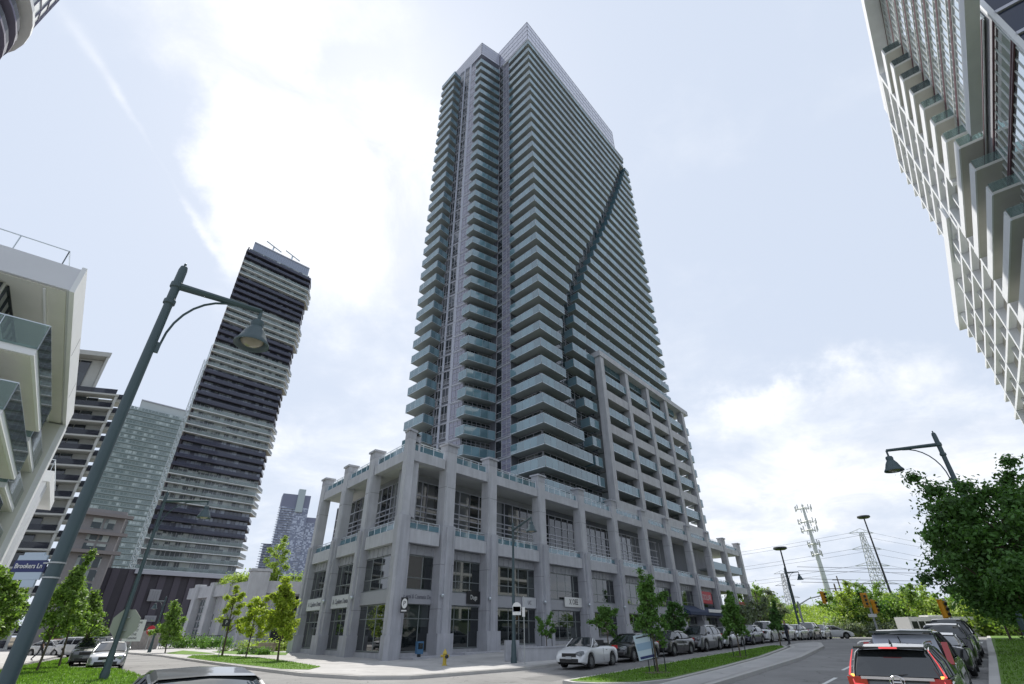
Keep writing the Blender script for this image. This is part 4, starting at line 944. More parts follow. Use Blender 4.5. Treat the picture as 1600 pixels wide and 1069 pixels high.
# ================================================================== STREET LAMPS, SIGNS
M['lamp_paint'] = mat('lamp_blue_green_paint', (.045,.075,.085), .45, spec=.5, var=.08, vscale=3)
M['lamp_lens'] = mat('lamp_lens', (.24,.22,.16), .25, coat=.5)
M['white'] = mat('white_sign', (.72,.72,.70), .6)
M['black'] = mat('black_paint', (.015,.015,.018), .5)
M['navy'] = mat('navy_sign', (.02,.03,.12), .5)
M['galv'] = mat('galvanised_steel', (.42,.44,.44), .5, metal=.5)
def text(name, body, size, mat_, parent, M4, ext=.004, align='CENTER', squash=1.0):
    cu = bpy.data.curves.new(name, 'FONT'); cu.body = body; cu.size = size; cu.align_x = align; cu.align_y = 'CENTER'; cu.extrude = ext; cu.resolution_u = 2
    o = bpy.data.objects.new(name, cu); COL.objects.link(o); dg = bpy.context.evaluated_depsgraph_get()
    me = bpy.data.meshes.new_from_object(o.evaluated_get(dg)); bpy.data.objects.remove(o); bpy.data.curves.remove(cu)
    me.transform(M4 @ Matrix.Diagonal((squash,1,1,1))); me.materials.clear(); return put(name, me, mat_, parent)
def upright(pos, az_right):
    """matrix: text x axis runs along compass az_right, y up, facing the viewer on its -normal side"""
    x = Vector((math.sin(az_right), math.cos(az_right), 0)); y = Vector((0,0,1)); z = x.cross(y)
    m = Matrix((x, y, z)).transposed().to_4x4(); m.translation = Vector(pos); return m
def street_lamp(base, arm_az, label, H=8.0, arm=2.25, rb=.16, rt=.095, group='blue green street lamps'):
    t = thing('street_lamp', label, 'street lamp', base, math.pi/2 - arm_az, group)     # arm along local +x
    c = MB(); c.lathe([(rb*1.75,0),(rb*1.75,.25),(rb*1.45,.35),(rb*1.35,.9),(rb*1.1,1.05),(rb,1.2),(rt*1.05,H-.75),(rt*1.05,H-.5)], 16); obj('pole', c, M['lamp_paint'], t, smooth=True)
    c = MB(); c.lathe([(rt*1.05,H-.9),(rt*1.45,H-.88),(rt*1.45,H-.8),(rt*1.1,H-.78),(rt*1.1,H-.52),(rt*1.5,H-.5),(rt*1.5,H-.4),(rt*1.15,H-.38),(rt*1.1,H-.08),(rt*.9,H),(rt*.3,H+.03),(rt*.35,H+.08),(0,H+.1)], 16); obj('finial', c, M['lamp_paint'], t, smooth=True)
    c = MB(); c.tube([(0,0,H-.45),(arm,0,H-.38)], [.075,.055], 8); obj('arm', c, M['lamp_paint'], t, smooth=True)
    pts = [(rt, 0, H-1.75)] + [(.12+(arm*.62)*(1-math.cos(a)), 0, H-1.72+1.27*math.sin(a)) for a in [i*math.pi/2/8 for i in range(9)]]
    c = MB(); c.tube(pts, .022, 6); c.box((rt+.03,0,H-1.8),(.08,.05,.2)); obj('brace', c, M['lamp_paint'], t, smooth=True)
    hx = arm
    c = MB(); c.lathe([(.035,.0),(.035,-.22),(.11,-.25),(.13,-.30),(.12,-.40),(.145,-.43),(.20,-.52),(.27,-.70),(.33,-.78),(.335,-.82),(.29,-.81),(.22,-.72),(.12,-.60),(0,-.56)], 20, (hx,0,H-.38)); h = obj('lamp_head', c, M['lamp_paint'], t, smooth=True)
    c = MB(); c.lathe([(.22,-.745),(.18,-.80),(.1,-.84),(0,-.85)], 16, (hx,0,H-.38)); obj('lens', c, M['lamp_lens'], h, smooth=True)
    return t
q = (-6.49, 7.58, 0)
e = ray_z(408, 488, 7.6); az = math.atan2(e[0]-q[0], e[1]-q[1]); L1 = math.hypot(e[0]-q[0], e[1]-q[1])
lampA = street_lamp((q[0],q[1],-.15), az, 'tall dark lamp post nearest the camera, carrying the navy street name sign', 8.15, L1, .098, .068)
# street name sign on it
def along(px, z):  # direction helper for sign placement
    return ray_z(px, 885, z)
zs_ = None
for zt_ in [x*.05 for x in range(30, 140)]:
    p_ = proj_ = None
def project(x, y, z):
    z -= CH; f = y*ct + z*st; u = z*ct - y*st; a, b = x/f*FP, -u/f*FP
    return PCX + a*cr_ + b*sr_, PCY - a*sr_ + b*cr_
best = min([z/100 for z in range(200, 700)], key=lambda z: abs(project(q[0], q[1], z)[1] - 885))
sg = thing('street_name_sign', 'navy street name sign reading Brookers Ln, strapped to the nearest lamp post', 'street sign', (q[0], q[1], best))
saz = R(88); dx_, dy_ = math.sin(saz), math.cos(saz)
c = MB(); c.box((-dx_*.36, -dy_*.36, 0), (.44,.03,.15), math.pi/2 - saz); obj('sign_plate', c, M['navy'], sg)
c = MB(); c.box((-dx_*.36, -dy_*.36, .11), (.40,.03,.065), math.pi/2 - saz); c.prism([(-dx_*.5,-dy_*.5-.015),(-dx_*.22,-dy_*.22-.015),(-dx_*.22,-dy_*.22+.015),(-dx_*.5,-dy_*.5+.015)], .143, .18); obj('sign_crest', c, mat('pale_blue_sign', (.42,.50,.58), .6), sg)
c = MB(); c.box((-dx_*.33, -dy_*.33, -.125), (.36,.03,.095), math.pi/2 - saz); c.box((-dx_*.28, -dy_*.28, -.22), (.18,.03,.09), math.pi/2 - saz); obj('sign_tab', c, bpy.data.materials['pale_blue_sign'], sg)
text('lettering', 'Brookers Ln', .092, M['white'], sg, upright((-dx_*.36, -dy_*.36-.022, 0), saz), squash=.82)
c = MB(); c.lathe([(.103,.03),(.103,.05)], 16); c.lathe([(.104,-.16),(.104,-.14)], 16); c.box((-.14,0,.04),(.08,.05,.02)); obj('clamp', c, M['galv'], sg)

e = ray_z(318, 785, 7.6); bq = (-17.62, 25.37)
street_lamp((bq[0], bq[1], KERB), math.atan2(e[0]-bq[0], e[1]-bq[1]), 'green lamp post with the back of a stop sign on it, on the corner lawn', 7.9, 2.0, .10, .06)
cq = (-.02, 34.6); e = ray_z(830, 812, 7.6)
street_lamp((cq[0], cq[1], base_z(cq)), math.atan2(e[0]-cq[0], e[1]-cq[1]), 'green lamp post on the podium pavement beside the bus stop', 7.9, math.hypot(e[0]-cq[0], e[1]-cq[1]), .11, .065)
rq = (16.31, 18.21); e = ray_z(1385, 705, 7.9)
street_lamp((rq[0], rq[1], -.1), math.atan2(e[0]-rq[0], e[1]-rq[1]), 'dark lamp post rising behind the big tree on the right', 8.4, math.hypot(e[0]-rq[0], e[1]-rq[1]), .10, .07)
l3 = G(232, 1022)[:2]; e = at(241, 943, l3[1]+1)
street_lamp((l3[0], l3[1], KERB), math.atan2(e[0]-l3[0], e[1]-l3[1]), 'small far lamp post by the fence in front of the dark base', at(254,935,l3[1])[2], 1.8, .11, .07)
l4 = at(1251, 985, 62)[:2]; e = at(1238, 908, 62)
street_lamp((l4[0], l4[1], gz(*l4)), R(90), 'distant lamp post near the traffic lights, beyond the parked cars', at(1217,902,62)[2], 1.5, .12, .07)

# stop sign seen from behind (octagon on the corner lamp post)
zc = min([z/100 for z in range(150, 500)], key=lambda z: abs(project(bq[0], bq[1], z)[1] - 975))
t = thing('stop_sign', 'grey back of an octagonal stop sign on the corner lamp post', 'stop sign', (bq[0]+.02, bq[1]+.16, zc))
c = MB(); r_ = .62; vs = [(r_*math.cos(R(22.5+45*i)), 0, r_*math.sin(R(22.5+45*i))) for i in range(8)]
Mx = Matrix.Rotation(R(8), 4, 'Z')
c.add([tuple(Mx @ Vector((v[0],-.012,v[2]))) for v in vs] + [tuple(Mx @ Vector((v[0],.012,v[2]))) for v in vs], [tuple(range(8)), tuple(range(8,16))[::-1]] + [(i,(i+1)%8,(i+1)%8+8,i+8) for i in range(8)])
obj('sign_plate', c, mat('bare_aluminium_back', (.33,.34,.30), .6, metal=.2), t)
c = MB(); c.box((0,-.06,.25),(.3,.06,.05)); c.box((0,-.06,-.25),(.3,.06,.05)); obj('bracket', c, M['galv'], t)

def post_sign(px, py, pz_px, w_, h_, label, name='parking_sign', lines=(), face_az=None, plate='white', post_h=None, tilt=0):
    b = G(px, py); face_az = math.atan2(b[0], b[1]) if face_az is None else face_az
    zc = min([z/50 for z in range(40, 350)], key=lambda z: abs(project(b[0], b[1], b[2]+z)[1] - pz_px))
    t = thing(name, label, 'sign', (b[0], b[1], b[2]))
    c = MB(); c.tube([(0,0,-.05),(0,0,zc+h_/2)], .035, 6); obj('post', c, M['galv'], t)
    r = face_az + math.pi/2
    c = MB(); c.box((-.0,-.05,zc),(w_,.02,h_), math.pi/2 - r); p_ = obj('sign_plate', c, M[plate], t)
    n = len(lines)
    for i, (ln, sz, mm) in enumerate(lines):
        text('lettering', ln, sz, M[mm], p_, upright((0-math.sin(face_az)*.012, -.05-.02, zc + h_*.36 - i*h_*.72/max(1,n-1) if n > 1 else zc), r), squash=.8)
    return t
post_sign(190, 1047, 985, .95, 1.15, 'white rectangular notice board on a post beside the silver sedan', 'notice_sign', (('WELCOME',.16,'black'),('TOW',.2,'black'),('AWAY',.2,'black'),('ZONE',.17,'black'),('PARKING',.15,'black')))
post_sign(340, 1030, 973, .62, .55, 'black and white parking sign on a leaning post in front of the low annex', 'parking_sign', (('P',.42,'white'),), plate='black')
pst = G(820, 1044)
t = thing('bus_stop_sign', 'round-topped bus stop sign on a thin pole beside the pavement lamp post', 'bus stop', pst)
c = MB(); c.tube([(0,0,-.1),(0,0,3.6)], .03, 6); obj('post', c, M['galv'], t)
zb_ = min([z/50 for z in range(60, 350)], key=lambda z: abs(project(pst[0]-.35, pst[1], pst[2]+z)[1] - 955))
c = MB(); c.box((-.42,-.03,zb_),(.5,.02,.42)); c.lathe([(.0,0),(.26,0),(.26,.02),(0,.02)], 20, (-.42,-.04,zb_+.20), Matrix.Rotation(math.pi/2,4,'X')); pl = obj('sign_plate', c, M['white'], t)
c = MB(); c.box((-.42,-.055,zb_+.1),(.44,.01,.26)); obj('blue_panel', c, M['navy'], pl)
c = MB(); c.box((-.02,-.03,zb_-.05),(.16,.02,.5)); obj('timetable', c, M['white'], pl)
# P sign on the corner pier
zP = min([z/50 for z in range(100, 350)], key=lambda z: abs(project(-8.3, 39.6, z)[1] - 945))
pp = D(.95, -.25); t = thing('parking_sign', 'black panel with a white ringed P on the podium corner pier', 'sign', (pp[0]+.1, pp[1]-.45, zP))
c = MB(); c.box((0,0,0),(.5,.05,1.0), R(48)*0+R(20)); p_ = obj('sign_plate', c, M['black'], t)
c = MB(); c.lathe([(0,0),(.2,0),(.2,.02),(0,.02)], 20, (.015,-.04,.1), Matrix.Rotation(R(20),4,'Z') @ Matrix.Rotation(math.pi/2,4,'X') @ Matrix.Diagonal((1,1.6,1,1))); obj('ring', c, M['white'], p_)
text('lettering', 'P', .42, M['black'], p_, upright((.025,-.065,.1), R(70)))
c = MB(); c.box((.01,-.035,-.36),(.38,.01,.09), R(20)); obj('bar', c, M['white'], p_)
# shop signs on the podium
def shop_sign(F, a0, a1, z0, z1, dd, plate, txt, sz, tm, label, az, sq=.8, name='shop_sign'):
    p = F((a0+a1)/2, dd); t = thing(name, label, 'shop sign', (p[0], p[1], (z0+z1)/2))
    c = MB(); c.slabline((F(a0,dd)[0]-p[0],F(a0,dd)[1]-p[1]), (F(a1,dd)[0]-p[0],F(a1,dd)[1]-p[1]), .08, z0-(z0+z1)/2, z1-(z0+z1)/2); pl = obj('sign_plate', c, M[plate], t)
    pf = F((a0+a1)/2, dd-.06)
    text('lettering', txt, sz, M[tm], pl, upright((pf[0]-p[0], pf[1]-p[1], 0), az), squash=sq); return t
M['pale_sign'] = mat('pale_sign_board', (.55,.56,.58), .6); M['sign_red'] = mat('red_sign', (.42,.02,.035), .5); M['grey_text'] = mat('grey_lettering', (.10,.10,.13), .6)
azR, azL = R(39.8), R(-39.3) + math.pi
shop_sign(LF, 14.5, 18.8, 3.72, 4.72, .36, 'pale_sign', 'A. Capilano Dental', .55, 'grey_text', 'pale dental sign in the far left bay of the podium, above the window', azL)
shop_sign(LF, 8.4, 12.5, 3.72, 4.72, .36, 'pale_sign', 'A. Capilano Dental', .55, 'grey_text', 'pale dental sign in the middle bay of the podium left face', azL)
shop_sign(RF, 1.2, 4.2, 3.72, 4.7, .66, 'panel', 'General & Cosmetic De', .42, 'grey_text', 'grey lettered band reading General and Cosmetic, right of the corner pier', azR, .72)
shop_sign(RF, 8.3, 9.9, 3.9, 4.9, .66, 'black', 'Dogs', .5, 'white', 'black projecting shop sign with white script, second bay of the podium', azR)
shop_sign(RF, 15.8, 17.9, 3.8, 4.7, .66, 'pale_sign', 'UC', .5, 'grey_text', 'white shop sign with two grey letters beside the pavement lamp post', azR)
shop_sign(RF, 22.8, 26.0, 4.1, 5.0, .6, 'white', 'X OEE', .75, 'black', 'black and white shop sign with a big X above the convertible', azR)
shop_sign(RF, 60.2, 64.5, 5.6, 7.3, .4, 'sign_red', 'DOLLAR', 1.1, 'pale_sign', 'red shop sign in the eighth bay of the podium', azR)
shop_sign(RF, 77.2, 81.0, 4.6, 6.4, .4, 'sign_red', 'SUSHI', 1.1, 'pale_sign', 'red shop sign in the last bay of the podium', azR)
# awning
c = MB(); p0, p1 = RF(52, -.8), RF(66, -.8); r0, r1 = RF(52, 1.0), RF(66, 1.0)
c.add([p0+(4.3,), p1+(4.3,), r1+(5.2,), r0+(5.2,), p0+(3.9,), p1+(3.9,), r1+(3.9,), r0+(3.9,)], [(0,1,2,3),(4,7,6,5),(0,4,5,1),(1,5,6,2),(2,6,7,3),(3,7,4,0)])
aw = obj('awning', c, mat('navy_awning', (.03,.045,.09), .8)); tag(aw, 'dark navy awning over the shop fronts behind the parked cars', 'awning')
c = MB(); c.slabline(RF(59,-.82), RF(66.3,-.82), .08, 4.32, 4.75); tag(obj('awning_trim', c, M['white']), 'white strip along the top of the navy awning', 'trim board')
c = MB(); c.slabline(RF(60.2,1.1), RF(65.5,1.1), .06, 2.2, 4.2); tag(obj('window_poster', c, mat('menu_poster', (.42,.38,.28), .6, var=.4, vscale=1.2)), 'cream menu poster in the shop window under the red sign', 'poster')
c = MB(); c.slabline(RF(68.4,1.1), RF(73,1.1), .06, 1.6, 4.0); tag(obj('window_poster', c, mat('orange_poster', (.42,.22,.06), .6, var=.5, vscale=1.5)), 'orange and cream poster in the ninth bay shop window', 'poster')

# ------------------------------------------------------------------ hydrant, planter wall, newspaper box, bench
hp = G(694, 1045); t = thing('fire_hydrant', 'yellow fire hydrant on the pavement in front of the podium', 'hydrant', (hp[0], hp[1], base_z(hp)))
M['hyd'] = mat('hydrant_yellow', (.50,.37,.05), .5, var=.12, vscale=8)
c = MB(); c.lathe([(.16,0),(.16,.05),(.11,.07),(.105,.55),(.135,.57),(.135,.61),(.11,.63),(.09,.72),(.04,.78),(.03,.82),(0,.83)], 14); obj('barrel', c, M['hyd'], t, smooth=True)
for a in (0, math.pi): c = MB(); c.lathe([(.055,0),(.055,.1),(.075,.1),(.075,.15),(0,.16)], 10, (.09*math.cos(a),.09*math.sin(a),.48), Matrix.Rotation(a,4,'Z') @ Matrix.Rotation(math.pi/2,4,'Y')); obj('side_nozzle', c, M['hyd'], t, smooth=True)
c = MB(); c.lathe([(.075,0),(.075,.08),(.095,.08),(.095,.14),(0,.15)], 12, (.07,-.08,.45), Matrix.Rotation(R(-50),4,'Z') @ Matrix.Rotation(math.pi/2,4,'Y')); obj('front_nozzle', c, M['dark_metal'], t, smooth=True)
a0, a1 = G(800, 1036), G(867, 1030); t = thing('planter_wall', 'low grey concrete planter wall behind the bus stop', 'planter', (a0[0], a0[1], base_z(a0)))
c = MB(); c.box((2.6,-.3,.32),(5.2,.35,.72), R(36)); obj('wall', c, M['concrete'], t); c = MB(); c.box((2.6,-.3,.72),(5.3,.45,.08), R(36)); obj('coping', c, M['concrete_lo'], t)
c = MB(); c.box((.0,-.9,.55),(.9,.3,1.1), R(20)); obj('end_block', c, M['concrete_lo'], t)
nb = D(1.9, -1.5); t = thing('newspaper_box', 'small blue newspaper box at the foot of the podium corner pier', 'newspaper box', (nb[0], nb[1], base_z(nb)))
c = MB(); c.box((0,0,.7),(.45,.4,.75), R(30)); obj('body', c, mat('box_blue', (.05,.14,.26), .5), t); c = MB(); c.box((0,0,.15),(.2,.2,.34), R(30)); obj('pedestal', c, M['dark_metal'], t); c = MB(); c.box((.11,-.19,.8),(.34,.02,.35), R(30)); obj('window', c, M['shop'], t)
# stepped plinth and low curb along the podium
c = MB()
for s0, s1 in ((1,6),(6,12),(12,20)): 
    zz = min(gz(*RF(s0,-1)), gz(*RF(s1,-1))) + KERB; c.prism([RF(s0+.01,-1.6), RF(s1,-1.6), RF(s1,-.3), RF(s0+.01,-.3)], zz-.2, zz+.16)
structure(obj('step', c, M['concrete_lo']))
# real-estate sign on the median
rs = G(1017, 1057); t = thing('yard_sign', 'tilted white real estate board hung from a black post on the median', 'yard sign', rs)
c = MB(); c.tube([(.25,0,-.1),(.2,0,1.75)], .03, 6); obj('post', c, M['black'], t)
bt = Matrix.Rotation(R(-10),4,'Y')
c = MB(); c.box((-.1,0,1.15),(.85,.03,1.0), 0, bt); pl = obj('board', c, mat('pale_blue_board', (.50,.60,.66), .6), t)
c = MB(); c.box((-.1,-.02,1.15),(.80,.006,.05), 0, Matrix.Translation((.0,0,.40)) @ bt); obj('dark_rule', c, M['black'], pl)
c = MB(); c.box((-.1,-.02,1.15),(.70,.006,.10), 0, Matrix.Translation((.07,0,-.40)) @ bt); obj('dark_rule', c, M['navy'], pl)
c = MB(); c.box((-.1,-.02,1.15),(.78,.006,.28), 0, Matrix.Translation((0,0,0.02)) @ bt); obj('blue_field', c, mat('blue_field', (.28,.40,.52), .6), pl)
# fence and gate in front of the dark base
fa, fb = G(168, 1018)[:2], G(245, 1016.5)[:2]
t = thing('picket_fence', 'pale board fence in front of the dark base building', 'fence', fa+(0,))
me_ = MB().box((0,0,1.2),(.28,.05,2.4)).mesh('board'); n = 24
for i in range(n):
    p = lerp(fa, fb, i/n); o_ = put('board', me_, mat('weathered_board', (.30,.28,.26), .85, var=.2) if i == 0 else None, t, (p[0]-fa[0], p[1]-fa[1], random.uniform(-.15,.1)), math.atan2(fb[1]-fa[1], fb[0]-fa[0]))
fc, fd = G(246, 1017)[:2], G(345, 1012)[:2]
t = thing('metal_fence', 'thin metal fence between the board fence and the annex planting', 'fence', fc+(0,)); c = MB()
for i in range(30): p = lerp(fc, fd, i/29); c.tube([(p[0]-fc[0],p[1]-fc[1],0),(p[0]-fc[0],p[1]-fc[1],1.8)], .03, 4)
stuff(obj('bar', c, M['dark_metal'], t))
c = MB(); 
for z in (.3,1.7): c.tube([(0,0,z),(fd[0]-fc[0],fd[1]-fc[1],z)], .04, 4)
obj('fence_rail', c, M['dark_metal'], t)
ns = G(226,1018); t = thing('no_entry_sign', 'small red and white round sign by the board fence', 'sign', ns); c = MB(); c.tube([(0,0,0),(0,0,2.6)], .04, 5); obj('post', c, M['galv'], t)
c = MB(); c.lathe([(0,0),(.55,0),(.55,.03),(0,.03)], 16, (0,-.08,2.3), Matrix.Rotation(math.pi/2,4,'X')); pl = obj('sign_plate', c, M['sign_red'], t); c = MB(); c.box((0,-.13,2.3),(.75,.01,.2)); obj('bar', c, M['white'], pl)

# ------------------------------------------------------------------ far masts, pylons, lights, wires
def zat(px, py, Y): return at(px, py, Y)[2]
b = at(1309, 975, 150); top = at(1252, 789, 150)
t = thing('cell_tower', 'white monopole cell tower with antenna racks, on the green bank', 'cell tower', (b[0], 150, 0))
Hc = top[2]
c = MB(); c.tube([(0,0,0),(0,0,Hc*.62),(0,0,Hc)], [.95,.55,.3], 10); obj('pole', c, mat('white_painted_steel', (.62,.64,.66), .5), t, smooth=True)
for zf, rr in ((.97,2.3),(.86,2.5),(.79,2.3),(.68,1.6),(.60,1.4)):
    c = MB(); z = Hc*zf
    for k in range(3):
        a = k*2*math.pi/3+.3; c.tube([(0,0,z),(rr*math.cos(a),rr*math.sin(a),z)], .09, 4)
        b_ = a+2*math.pi/3; c.tube([(rr*math.cos(a),rr*math.sin(a),z),(rr*math.cos(b_),rr*math.sin(b_),z)], .08, 4)
    rk = obj('antenna_rack', c, M['galv'], t)
    for k in range(9):
        a = k*2*math.pi/9; x, y = rr*.93*math.cos(a), rr*.93*math.sin(a); c = MB(); c.box((x,y,z+random.uniform(-.3,.5)),(.22,.14,1.5), a); obj('antenna', c, M['galv'] if k % 3 else M['white'], rk)
for (px, py, tx, ty, Y, lb_) in ((1391,925,1351,808,140,'dark high-mast floodlight pole in front of the pylon'),(1252,982,1217,857,130,'high-mast floodlight pole left of the cell tower')):
    b = at(px, py, Y); Ht = zat(tx, ty, Y); t = thing('high_mast_light', lb_, 'light mast', (b[0], Y, 0), 0, 'high masts by the highway')
    c = MB(); c.tube([(0,0,0),(0,0,Ht)], [.34,.16], 8); obj('pole', c, M['dark_metal'], t); c = MB(); c.lathe([(0,.3),(1.5,.25),(1.6,-.1),(1.2,-.35),(0,-.3)], 16, (0,0,Ht)); obj('light_ring', c, M['dark_metal'], t, smooth=True)
def pylon(px, py, tx, ty, Y, lb_, arms, w0=6.0):
    b = at(px, py, Y); Ht = zat(tx, ty, Y); t = thing('pylon', lb_, 'electricity pylon', (b[0], Y, 0), 0, 'electricity pylons')
    c = MB(); lattice(c, 0, 0, 0, Ht, w0, 1.2, 16, .13); obj('mast', c, M['galv'], t)
    for zf, aw_ in arms:
        c = MB(); z = Ht*zf
        c.tube([(-aw_,0,z),(0,-.7,z+.2),(aw_,0,z)], .12, 4); c.tube([(-aw_,0,z),(0,0,z+1.9),(aw_,0,z)], .1, 4)
        for k in (-.66,-.33,.33,.66): c.tube([(aw_*k,0,z),(aw_*k*.8,0,z+1.9*(1-abs(k)))], .08, 3)
        obj('cross_arm', c, M['galv'], t)
    return b[0], Y, Ht
p1_ = pylon(1390, 960, 1358, 833, 230, 'lattice electricity pylon behind the dark floodlight mast', ((1.0,5.5),(.83,6.5),(.66,7.5),(.48,8.5)))
p2_ = pylon(1245, 985, 1213, 897, 330, 'far lattice pylon behind the small lamp post', ((1.0,5),(.8,6),(.6,7)), 5)
c = MB()
for k, (zf, aw_) in enumerate(((1.0,5.5),(.83,6.5),(.66,7.5))):
    for s_ in (-1, 1):
        a = Vector((p1_[0]+s_*aw_, p1_[1], p1_[2]*zf)); b = Vector((a.x+260, a.y+90, a.z+4)); d = Vector((p2_[0]-300, 430, a.z+1))
        for q0, q1 in ((a, b), (a, d)):
            pts = [q0.lerp(q1, i/14) - Vector((0,0,9*4*(i/14)*(1-i/14))) for i in range(15)]; c.tube(pts, .05, 3, False)
tag(obj('power_lines', c, M['dark_metal']), 'thin overhead power cables strung from the pylon across the sky', 'cables')
# timber street poles with local wires
polep = []
for px, py, tx, ty, Y in ((1330,1000,1305,912,95),(1338,1000,1311,900,120),(1195,992,1178,925,100)):
    b = at(px, py, Y); Ht = zat(tx, ty, Y); t = thing('utility_pole', 'slim wooden utility pole near the crossing at %s' % {1330:'the bank, left one','1338':'',1338:'the bank, right one',1195:'the end of the podium'}[px], 'utility pole', (b[0], Y, 0), 0, 'wooden utility poles')
    c = MB(); c.tube([(0,0,0),(0,0,Ht)], [.18,.12], 7); obj('pole', c, mat('pole_wood', (.16,.13,.10), .9) if 'pole_wood' not in bpy.data.materials else bpy.data.materials['pole_wood'], t); c = MB(); c.box((0,0,Ht-.8),(2.4,.12,.12)); obj('cross_arm', c, bpy.data.materials['pole_wood'], t); polep.append((b[0], Y, Ht))
c = MB()
for dz in (.4, 1.0, 2.2, 2.7):
    a, b = Vector((38, 72, 9.5-dz*.8)), Vector((190, 95, 11-dz)); pts = [a.lerp(b, i/16) - Vector((0,0,3*(i/16)*(1-i/16))) for i in range(17)]; c.tube(pts, .03, 3, False)
tag(obj('street_cables', c, M['dark_metal']), 'low telephone wires crossing above the far crossing', 'cables')
# traffic lights
M['signal'] = mat('signal_yellow', (.62,.30,.02), .5); M['lens_off'] = mat('signal_lens', (.03,.03,.03), .3)
def traffic_light(pos, rz, lb_, arm=None):
    t = thing('traffic_light', lb_, 'traffic light', pos, rz, 'yellow traffic lights')
    c = MB(); c.box((0,0,0),(.36,.28,1.15)); h = obj('housing', c, M['signal'], t); c = MB(); c.box((0,.16,0),(.62,.02,1.4)); obj('backplate', c, M['signal'], h)
    for i in range(3): c = MB(); c.lathe([(0,0),(.11,0),(.13,.12),(.12,.13)], 10, (0,-.15,.36-.36*i), Matrix.Rotation(math.pi/2,4,'X')); obj('visor', c, M['lens_off'], h)
    return t
b = at(1258, 985, 70); c = MB(); zt1 = zat(1243, 940, 70)
t = thing('signal_mast', 'steel signal pole with a long arm reaching over the crossing', 'signal pole', (b[0], 70, 0)); c.tube([(0,0,0),(0,0,zt1)], .12, 7); obj('pole', c, M['galv'], t); e = at(1283, 931, 70); c = MB(); c.tube([(0,0,zt1-.4),((e[0]-b[0])*.5,0,e[2]-.3),(e[0]-b[0],0,e[2])], .07, 6); obj('arm', c, M['galv'], t)
traffic_light((e[0]+.2,69.8,e[2]-.2), R(20), 'yellow traffic light hanging at the end of the signal arm')
b = at(1368, 975, 60)
t = thing('signal_pole', 'grey pole in front of the woods carrying two yellow lights and a sign', 'signal pole', (b[0], 60, 0)); zt2 = zat(1349, 925, 60); c = MB(); c.tube([(0,0,0),(0,0,zt2)], .11, 7); obj('pole', c, M['galv'], t)
c = MB(); c.box((-.15,-.2,zat(1355,962,60)),(.9,.03,.3)); obj('sign_plate', c, M['white'], t)
traffic_light((b[0]-.35,59.8,zat(1349,938,60)), R(-25), 'upper yellow traffic light on the pole before the woods'); traffic_light((b[0]+.45,59.8,zat(1357,948,60)), R(30), 'lower right yellow traffic light on the pole before the woods')
b = at(1473, 952, 45); t = thing('signal_pole', 'pole above the parked van with one orange light', 'signal pole', (b[0]+.4, 45, 0)); c = MB(); c.tube([(0,0,0),(0,0,b[2]+.8)], .09, 6); obj('pole', c, M['galv'], t); traffic_light((b[0],44.8,b[2]), R(20), 'orange traffic light above the white van on the right')
# controller cabinet & barrels
# ================================================================== VEGETATION
rngN = np.random.default_rng(11)
def leafmat(name, col, var=.5, trans=.35):
    m = bpy.data.materials.new(name); m.use_nodes = True; t = m.node_tree; nd = t.nodes; b = nd['Principled BSDF']; o = nd['Material Output']
    g = nd.new('ShaderNodeNewGeometry'); n = nd.new('ShaderNodeTexNoise'); n.inputs['Scale'].default_value = 1.4; n.inputs['Detail'].default_value = 5; t.links.new(g.outputs['Position'], n.inputs['Vector'])
    ad = nd.new('ShaderNodeMath'); ad.operation = 'ADD'; t.links.new(n.outputs['Fac'], ad.inputs[0])
    ml = nd.new('ShaderNodeMath'); ml.operation = 'MULTIPLY'; t.links.new(g.outputs['Random Per Island'], ml.inputs[0]); ml.inputs[1].default_value = .6; t.links.new(ml.outputs[0], ad.inputs[1])
    mr = nd.new('ShaderNodeMapRange'); t.links.new(ad.outputs[0], mr.inputs[0]); mr.inputs[1].default_value = .4; mr.inputs[2].default_value = 1.2; mr.inputs[3].default_value = 1-var; mr.inputs[4].default_value = 1+var
    vm = nd.new('ShaderNodeVectorMath'); vm.operation = 'SCALE'; vm.inputs[0].default_value = col; t.links.new(mr.outputs[0], vm.inputs['Scale'])
    t.links.new(vm.outputs[0], b.inputs['Base Color']); b.inputs['Roughness'].default_value = .55; b.inputs['Specular IOR Level'].default_value = .35
    tl = nd.new('ShaderNodeBsdfTranslucent'); v2 = nd.new('ShaderNodeVectorMath'); v2.operation = 'MULTIPLY'; t.links.new(vm.outputs[0], v2.inputs[0]); v2.inputs[1].default_value = (1.6,1.7,.7); t.links.new(v2.outputs[0], tl.inputs[0])
    mx = nd.new('ShaderNodeMixShader'); mx.inputs[0].default_value = trans; t.links.new(b.outputs[0], mx.inputs[1]); t.links.new(tl.outputs[0], mx.inputs[2]); t.links.new(mx.outputs[0], o.inputs[0])
    return m
M['leaf_dark'] = leafmat('maple_leaf_dark', (.07,.15,.04)); M['leaf'] = leafmat('street_tree_leaf', (.10,.20,.045)); M['leaf_lime'] = leafmat('locust_leaf_lime', (.30,.37,.06), .35, .5)
M['leaf_mid'] = leafmat('woodland_leaf', (.17,.27,.065), .55); M['leaf_yel'] = leafmat('scrub_leaf', (.28,.37,.09), .45); M['leaf_red'] = leafmat('red_shrub_leaf', (.28,.03,.05), .4); M['leaf_grey'] = leafmat('grey_shrub_leaf', (.17,.21,.15), .4)
M['bark'] = mat('bark', (.10,.08,.06), .95, var=.2, vscale=6, bump=.8)
